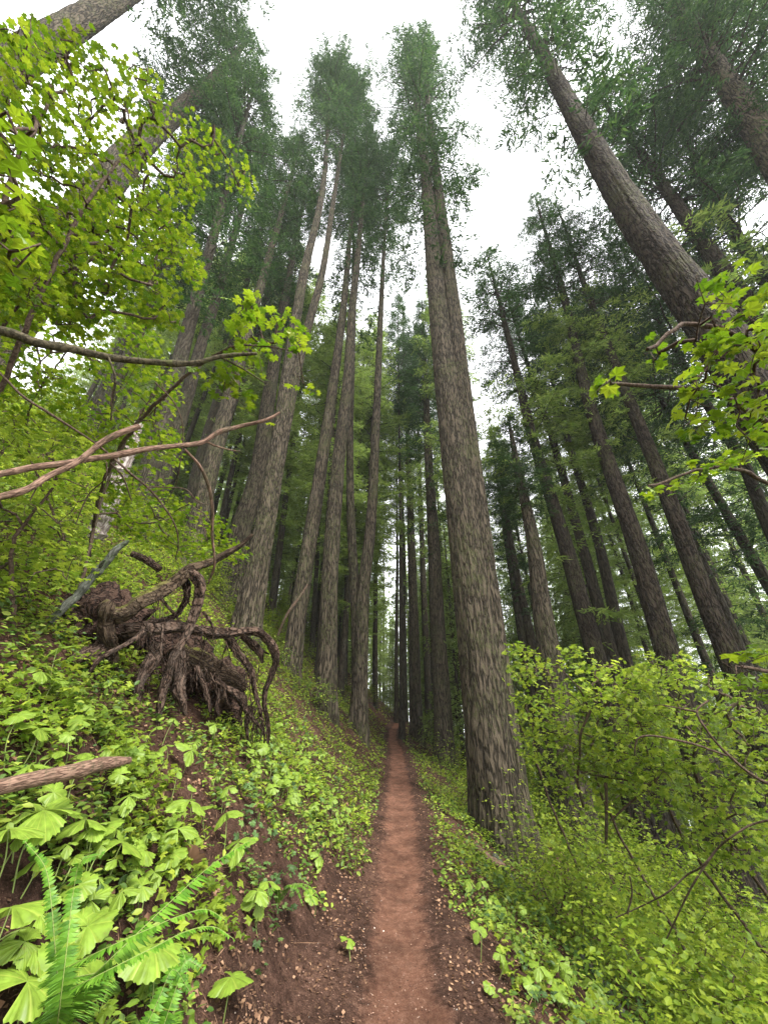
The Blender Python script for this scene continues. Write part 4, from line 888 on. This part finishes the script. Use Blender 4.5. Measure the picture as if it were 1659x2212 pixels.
PL = [  # full-photo pixels, overall width, lift, kind, label
 ((165, 2075), 175, .28, 'plate', 'largest broad toothed leaf, lowest at bottom left'),
 ((330, 2040), 150, .25, 'plate', 'broad toothed leaf under the fern frond near bottom left'),
 ((25, 1960), 150, .25, 'plate', 'broad pale leaf cut by the left edge'),
 ((60, 2120), 150, .18, 'plate', 'darker broad leaf below the largest one at bottom left'),
 ((190, 2000), 120, .2, 'plate', 'broad leaf directly above the largest one'),
 ((95, 1750), 170, .25, 'fan', 'wide three-part pale leaf below the fallen log'),
 ((20, 1790), 140, .22, 'fan', 'pale leaf hanging at the left edge under the log'),
 ((265, 1820), 120, .2, 'plate', 'rounded lobed leaf left of the brown dead leaf'),
 ((410, 1730), 95, .2, 'fan', 'three-part leaf with yellow spotting in the middle of the bank'),
 ((385, 1790), 95, .2, 'fan', 'three-part leaf just above the brown dead leaf'),
 ((490, 1755), 78, .2, 'fan', 'three-part leaf right of the spotted one'),
 ((265, 1925), 75, .2, 'fan', 'small yellowish three-part leaf standing alone over bare soil'),
 ((500, 2110), 100, .12, 'plate', 'pointed leaf at the bottom beside the trail bank'),
 ((235, 1470), 42, .14, 'fan', 'three rounded leaflets in front of the dark root hollow'),
 ((415, 1620), 70, .2, 'fan', 'drooping leaf below the hanging roots'),
 ((465, 1565), 50, .2, 'fan', 'leaf trio under the end of the roots'),
 ((90, 1450), 80, .2, 'fan', 'pale leaf trio left of the root stump'),
 ((125, 1400), 60, .2, 'fan', 'upper pale leaf trio left of the root stump'),
 ((280, 1720), 75, .2, 'fan', 'leaf trio beside the small clover-like leaves'),
 ((185, 1770), 100, .2, 'fan', 'leaf overlapping the wide three-part leaf'),
 ((220, 1785), 90, .16, 'plate', 'leaf tucked left of the rounded lobed leaf'),
 ((515, 1820), 80, .2, 'fan', 'leaf behind the fern frond tip'),
 ((690, 1850), 45, .1, 'fan', 'small leaf leaning over the trail soil'),
 ((675, 1935), 40, .1, 'plate', 'small pale leaf low on the cut bank'),
 ((752, 2030), 38, .08, 'plate', 'heart-shaped leaf alone at the trail edge'),
 ((1010, 1900), 60, .12, 'fan', 'yellowish leaf on the downhill trail edge below the thick fir'),
 ((1075, 1960), 75, .12, 'fan', 'leaf beside the pale fallen stem, upper end'),
 ((1280, 2120), 85, .12, 'fan', 'yellow leaf beside the pale fallen stem, lower end'),
 ((1057, 2130), 30, .05, 'plate', 'tiny leaf on soil right of the trail'),
 ((1275, 2190), 80, .1, 'plate', 'leaf cut by the bottom edge right of the trail'),
]
for (pp, wpx, lift, kind, lab) in PL:
    q, s_, k_ = leaf_at(pp[0], pp[1], wpx, kind, lift); broad_plant(lab, q, s_ * (.9 if kind == 'fan' else 1.0), None, kind)
# the same plants further along the bank
VAN = []
c = 0
zones = [([(540, 1600), (620, 1560), (700, 1620), (740, 1700), (760, 1800), (700, 1850), (600, 1760), (545, 1700)], 110, 'pale three-part leaf plant on the bank beside the trail', 'broad-leaf plants on the bank beside the trail'),
         ([(0, 1500), (200, 1560), (420, 1600), (560, 1640), (560, 1800), (600, 1980), (300, 2212), (0, 2212)], 125, 'pale three-part leaf plant among others on the near left bank', 'broad-leaf plants on the near left bank'),
         ([(960, 1800), (1010, 1840), (1200, 2100), (1280, 2212), (1100, 2212), (990, 1950)], 16, 'small yellow-green leaf plant on the downhill trail edge', 'leaf plants on the downhill trail edge')]
for poly, n_, lab, grp in zones:
    for (px, py) in polysample(poly, n_):
        if inpoly(np.array([px]), np.array([py]), [(200, 2120), (420, 1860), (560, 1780), (600, 1860), (520, 2040), (300, 2180)])[0]: continue
        p, t = ground_hit(px, py); q = p + np.array([0, 0, random.uniform(.10, .22)])
        broad_plant(lab, q, random.uniform(.04, .09), grp, random.choice(('fan', 'fan', 'fan', 'plate')))

# ------------------------------------------------------------------ sword ferns
def frond(parent, o, pts, W, hang=.25, droopn=None):
    A, _ = resample(pts, [1] * len(pts), .008); n_ = len(A); T, N_, B_ = frames(A)
    up = np.array([0, 0, 1.]) if droopn is None else np.asarray(droopn, float)
    a = Acc(); s = np.linspace(0, 1, n_); tube(a, A, .0028 * (1 - .8 * s), 5, 0)
    obj('midrib', a.build('midrib', [m_stem], origin=o), parent)
    L_ = np.sum(np.linalg.norm(np.diff(A, axis=0), axis=1)); k = max(12, int(L_ / .0115)); b = Acc()
    tv = np.array([(0, 0, 0), (.5, .12, 0), (.42, .55, .01), (0, 1, -.03), (-.3, .55, .01), (-.4, .12, 0)]); tf = np.array([[0, 1, 2, 5], [5, 2, 3, 4]])
    for sg in (-1, 1):
        u = np.linspace(.12, 1, k); j = (u * (n_ - 1)).astype(int); wl = W * np.sin(np.clip(u * 1.0, 0, 1) ** .8 * math.pi * .93 + .12) ** .6 * (1 - .25 * u)
        side = norm(np.cross(T[j], up)) * sg
        f = side + T[j] * .35 - np.array([0, 0, hang]) + rng.normal(0, .06, (k, 3))
        nr = np.cross(side, T[j]) * sg; nr = nr * np.where(nr[:, 2:] < 0, -1, 1) + rng.normal(0, .12, (k, 3))
        scatter(b, tv, [tf], A[j], basis(f, nr), np.stack([np.full(k, .0105), np.maximum(wl, .006), np.full(k, .05)], 1))
    obj('frond_blade', b.build('frond_blade', [m_fern], origin=o, smooth=False), parent)
def px3(conv, pts): return [P(*conv(x, y), t) for x, y, t in pts]
_px3 = px3
def px3(conv, pts): return _px3(conv, [(x, y, t * .86) for x, y, t in pts])
f1, _ = ground_hit(*C5(470, 1440)); f1 = np.array(f1)
fa = thing('sword_fern', 'sword fern with long bright frond reaching over the bank', 'fern', tuple(f1))
frond(fa, f1, [f1] + px3(C5, [(570, 1290, 1.18), (760, 1110, 1.3), (930, 960, 1.42), (1090, 860, 1.5)]), .10, .35)
frond(fa, f1, [f1] + px3(C5, [(640, 1250, 1.15), (780, 1190, 1.2), (900, 1165, 1.25), (975, 1210, 1.25)]), .055, .3)
frond(fa, f1, [f1] + px3(C5, [(680, 1320, 1.1), (800, 1260, 1.15), (930, 1240, 1.2), (1010, 1290, 1.2)]), .05, .3)
f2, _ = ground_hit(*C5(270, 1420)); f2 = np.array(f2)
fb = thing('sword_fern', 'sword fern with upright fronds at the bottom left', 'fern', tuple(f2))
frond(fb, f2, [f2] + px3(C5, [(240, 1330, 1.05), (225, 1150, 1.1), (200, 990, 1.15), (110, 870, 1.2)]), .036, .3, (0.3, -.8, .3))
frond(fb, f2, [f2] + px3(C5, [(300, 1250, 1.05), (320, 1080, 1.1), (350, 960, 1.12), (440, 925, 1.12)]), .05, .5, (0.2, -.6, .5))
f3, _ = ground_hit(*C5(760, 1600)); f3 = np.array(f3)
fc = thing('sword_fern', 'small sword fern low on the bank near the bottom', 'fern', tuple(f3))
frond(fc, f3, [f3] + px3(C5, [(770, 1480, 1.4), (800, 1390, 1.45), (880, 1420, 1.45)]), .06, .4, (0, -.7, .5))
frond(fc, f3, [f3] + px3(C5, [(700, 1520, 1.35), (740, 1430, 1.4), (830, 1530, 1.4)]), .06, .4, (0, -.7, .5))
for (cx, cy, lab) in ((340, 2130, 'flat fern patch by the bottom edge under the big leaves'), (600, 1960, 'small fern hanging from the cut bank')):
    p, t = ground_hit(cx, cy); p = np.array(p); fd = thing('sword_fern', lab, 'fern', tuple(p))
    for k in range(5):
        a_ = random.uniform(-1.2, 1.2) + .3; d_ = np.array([math.sin(a_), -math.cos(a_) * .6, 0]) * random.uniform(.12, .2)
        frond(fd, p, [p, p + d_ * .6 + np.array([0, 0, .13]), p + d_ * 1.3 + np.array([0, 0, .13]), p + d_ * 2 + np.array([0, 0, .04])], .04, .2)

# ------------------------------------------------------------------ uncountable cover and litter
def polar(n, r0, r1, a0, a1, bias=1.0):
    r = r0 * (r1 / r0) ** (rng.random(n) ** bias); a = rng.uniform(a0, a1, n); return r * np.sin(a), r * np.cos(a), r
def cover(name, label, n, tmpl, mat, size, hmin, hmax, area, clump=2.0, thr=-.1, grow_=.03, tilt=.45, r=(1.0, 55), per=5, spread=.05, parts=None, smooth=False):
    x, y, rr = polar(n, r[0], r[1], R(-75), R(75))
    k = area(x - xt(y), y, rr) & (fbm(x * clump, y * clump, 31, 2) > thr - .25 * np.clip((rr - 4.5) / 2, 0, 1) + .5 * np.clip((5.5 - rr) / 3.5, 0, 1) * (x < 0) + rng.normal(0, .12, n)); x, y, rr = x[k], y[k], rr[k]
    h = rng.uniform(hmin, hmax, len(x)) * (1 + rr * .02)
    sp_ = spread * (1 + rr * grow_)
    X_ = np.repeat(x, per) + rng.normal(0, 1, len(x) * per) * np.repeat(sp_, per); Y_ = np.repeat(y, per) + rng.normal(0, 1, len(x) * per) * np.repeat(sp_, per)
    R_ = np.repeat(rr, per); Z_ = H(X_, Y_) + np.repeat(h, per) * rng.uniform(.5, 1.1, len(X_)); n2 = len(X_)
    keep = area(X_ - xt(Y_), Y_, R_); X_, Y_, Z_, R_ = X_[keep], Y_[keep], Z_[keep], R_[keep]; n2 = len(X_)
    dist = np.sqrt(X_ ** 2 + Y_ ** 2 + (Z_ - CZ) ** 2)
    k2 = dist > .7; X_, Y_, Z_, R_ = X_[k2], Y_[k2], Z_[k2], R_[k2]; n2 = len(X_)
    f = rng.normal(0, 1, (n2, 3)); f[:, 2] = f[:, 2] * .3 - .1
    up = np.array([.15, -.1, 1]) + rng.normal(0, tilt, (n2, 3))
    a = Acc(); scatter(a, tmpl[0], tmpl[1], np.stack([X_, Y_, Z_], 1), basis(f, up), size * rng.uniform(.5, 1.35, n2) * (1 + R_ * grow_))
    o = obj(name, a.build(name, [mat], smooth=smooth)); return tag(o, label, 'ground cover', kind='stuff')
left_ok = lambda d, y, r: (d < -.75 - .15 * np.sin(y * 1.7)) 
left_far = lambda d, y, r: (d < -.5) & (y > 4)
right_ok = lambda d, y, r: (d > .62 + .1 * np.sin(y * 2.3))
both = lambda d, y, r: (np.abs(d) > .55)
cover('low_ground_cover', 'low small-leaved plants covering both slopes', 52000, OVAL, m_cover, .042, .02, .16, lambda d, y, r: (d < -(.42 + .5 * np.clip((6 - y) / 3.5, 0, 1))) | (d > .42 + .25 * np.clip((6 - y) / 3, 0, 1)), 1.6, -.25, .035)
cover('lobed_ground_cover', 'bright green lobed seedlings on the slopes', 34000, MAPLE5, m_shrub, .055, .03, .22, lambda d, y, r: (d < -(.5 + .6 * np.clip((6 - y) / 3.5, 0, 1))) | (d > .6 + .3 * np.clip((6 - y) / 3, 0, 1)), 1.3, -.15, .03, r=(1.3, 55))
cover('blue_green_ground_cover', 'bluish green lobed leaves near the path', 4200, MAPLE, m_bluegreen, .06, .04, .22, lambda d, y, r: (d < -.85) | (d > .8), 2.2, .1, .0, r=(1.0, 10))
cover('downhill_thicket', 'dense knee-high leafy growth below the trail', 20000, OVAL, m_shrub, .05, .15, .85, lambda d, y, r: (d > 1.5) & (y > 2.0 - d * .1), .9, -.35, .03, r=(2.0, 40), spread=.09, per=6)
cover('downhill_maple_thicket', 'dense maple-leaved growth below the trail', 19000, MAPLE5, m_shrub, .06, .25, 1.35, lambda d, y, r: (d > 1.9), .7, -.2, .03, r=(2.6, 40), spread=.10, per=5)
cover('uphill_thicket', 'leafy knee-high growth covering the upper slope', 12000, MAPLE5, m_shrub, .06, .1, .6, lambda d, y, r: (d < -3.0) & (r > 5.0) | ((d < -2.0) & (y > 12)), .8, -.2, .03, r=(4.5, 60), spread=.1, per=6)
cover('fallen_leaves', 'dry brown fallen leaves', 5200, MAPLE5, m_dead, .06, .0, .02, lambda d, y, r: (np.abs(d) > .5), 1.5, -.2, .01, r=(1.2, 18), per=1, tilt=.5)
cover('leaf_litter', 'fine reddish needle and leaf litter', 60000, DIAM, m_dead, .022, .0, .012, lambda d, y, r: (np.abs(d) > .28), 3.0, -.4, .03, r=(1.2, 26), per=2, tilt=.6)
def needles_on(name, label, n, area, L, W_, mat):
    x, y, rr = polar(n, 1.2, 14, R(-70), R(60)); k = area(x - xt(y), y, rr); x, y, rr = x[k], y[k], rr[k]; n2 = len(x)
    f = rng.normal(0, 1, (n2, 3)); f[:, 2] *= .25; a = Acc()
    scatter(a, DIAM[0], DIAM[1], np.stack([x, y, H(x, y) + .008], 1), basis(f, np.array([0, 0, 1]) + rng.normal(0, .3, (n2, 3))), np.stack([np.full(n2, W_), L * rng.uniform(.4, 1.5, n2), np.ones(n2)], 1))
    o = obj(name, a.build(name, [mat], smooth=False)); tag(o, label, 'litter', kind='stuff')
needles_on('fallen_needles', 'thin tan needles strewn on soil and trail', 22000, lambda d, y, r: np.abs(d) < 2.5, .03, .0022, m_dead)
needles_on('fallen_twigs', 'thin broken twigs on the banks', 2600, lambda d, y, r: np.abs(d) > .45, .16, .006, m_dead)
# hanging dry grass and rootlets on the cut bank
x, y, rr = polar(5200, 1.4, 7, R(-60), R(-2)); d = x - xt(y); k = (d < -.75) & (d > -2.2) & (fbm(x * 2, y * 2, 3, 2) > -.1); x, y = x[k], y[k]; n2 = len(x)
f = np.stack([rng.uniform(.1, .8, n2), rng.normal(0, .3, n2), rng.uniform(-1.4, -.3, n2)], 1); a = Acc()
scatter(a, DIAM[0], DIAM[1], np.stack([x, y, H(x, y) + .03], 1), basis(f, rng.normal(0, 1, (n2, 3)) + [0.5, -.5, .5]), np.stack([np.full(n2, .0022), rng.uniform(.05, .16, n2), np.ones(n2)], 1))
tag(obj('dry_grass', a.build('dry_grass', [m_dead], smooth=False)), 'dry grass and fine rootlets hanging from the cut bank', 'grass', kind='stuff')
# crumbs of soil and bark on the trail
x, y, rr = polar(16000, 1.4, 14, R(-30), R(35)); d = np.abs(x - xt(y)); k = d < 1.0; x, y = x[k], y[k]; n2 = len(x)
oc_ = np.array([(1, 0, 0), (-1, 0, 0), (0, 1, 0), (0, -1, 0), (0, 0, .8)]); of_ = np.array([[0, 2, 4], [2, 1, 4], [1, 3, 4], [3, 0, 4]])
a = Acc(); scatter(a, oc_, [of_], np.stack([x, y, H(x, y) + .006], 1), basis(rng.normal(0, 1, (n2, 3)) * [1, 1, .2], np.array([0, 0, 1]) + rng.normal(0, .3, (n2, 3))), rng.uniform(.002, .0065, n2))
tag(obj('trail_crumbs', a.build('trail_crumbs', [m_crumb], smooth=False)), 'crumbs of reddish soil and bark on the trail', 'soil crumbs', kind='stuff')
# pebbles on the trail
x, y, rr = polar(900, 1.6, 16, R(-30), R(35)); d = np.abs(x - xt(y)); k = d < .9; x, y = x[k], y[k]; n2 = len(x)
oc = np.array([(1, 0, 0), (-1, 0, 0), (0, 1, 0), (0, -1, 0), (0, 0, .6), (0, 0, -.6), (.7, .7, .2), (-.7, .6, .1)]); of = np.array([[0, 6, 4], [6, 2, 4], [2, 7, 4], [7, 1, 4], [1, 3, 4], [3, 0, 4]])
a = Acc(); scatter(a, oc, [of], np.stack([x, y, H(x, y) + .006], 1), basis(rng.normal(0, 1, (n2, 3)), np.array([0, 0, 1]) + rng.normal(0, .3, (n2, 3))), rng.uniform(.002, .008, n2))
tag(obj('trail_pebbles', a.build('trail_pebbles', [m_pebble])), 'small pale pebbles and crumbs on the trail', 'pebbles', kind='stuff')
# one large dead leaf
p, t = ground_hit(*C5(820, 950)); q = CAM + ray(*C5(820, 950)) * (t - .12)
V, F_, UV = plate_leaf(4); V[:, 2] += .12 * np.sin(V[:, 0] * 6); 
dl = obj('dead_leaf', mesh('dead_leaf', (V * .085) @ basis(np.array([.5, -.3, .6]), norm(CAM - q) + np.array([.3, .2, .3])).T, [F_], [m_dead], uv=UV)); dl.location = Vector(q)
tag(dl, 'large curled brown dead leaf beside the fern frond', 'dead leaf')

# ------------------------------------------------------------------ thin forest haze
bpy.ops.mesh.primitive_cube_add(size=1)
hz = bpy.context.object; hz.name = 'haze'; hz.data.name = 'haze'
zlo = float(Z.min()) - 1; zhi = max(90.0, float(Z.max()) + 55)
hz.scale = (350, 300, zhi - zlo); hz.location = (0, 118, (zhi + zlo) / 2)
m, t, n, l = M('haze'); v = n('VolumePrincipled'); v.inputs['Color'].default_value = (.92, .97, .95, 1); v.inputs['Density'].default_value = .0006; v.inputs['Anisotropy'].default_value = .2
o = n('OutputMaterial'); l(v.outputs[0], o.inputs['Volume']); hz.data.materials.append(m)
tag(hz, 'thin pale haze between the far trunks', 'haze', kind='stuff')
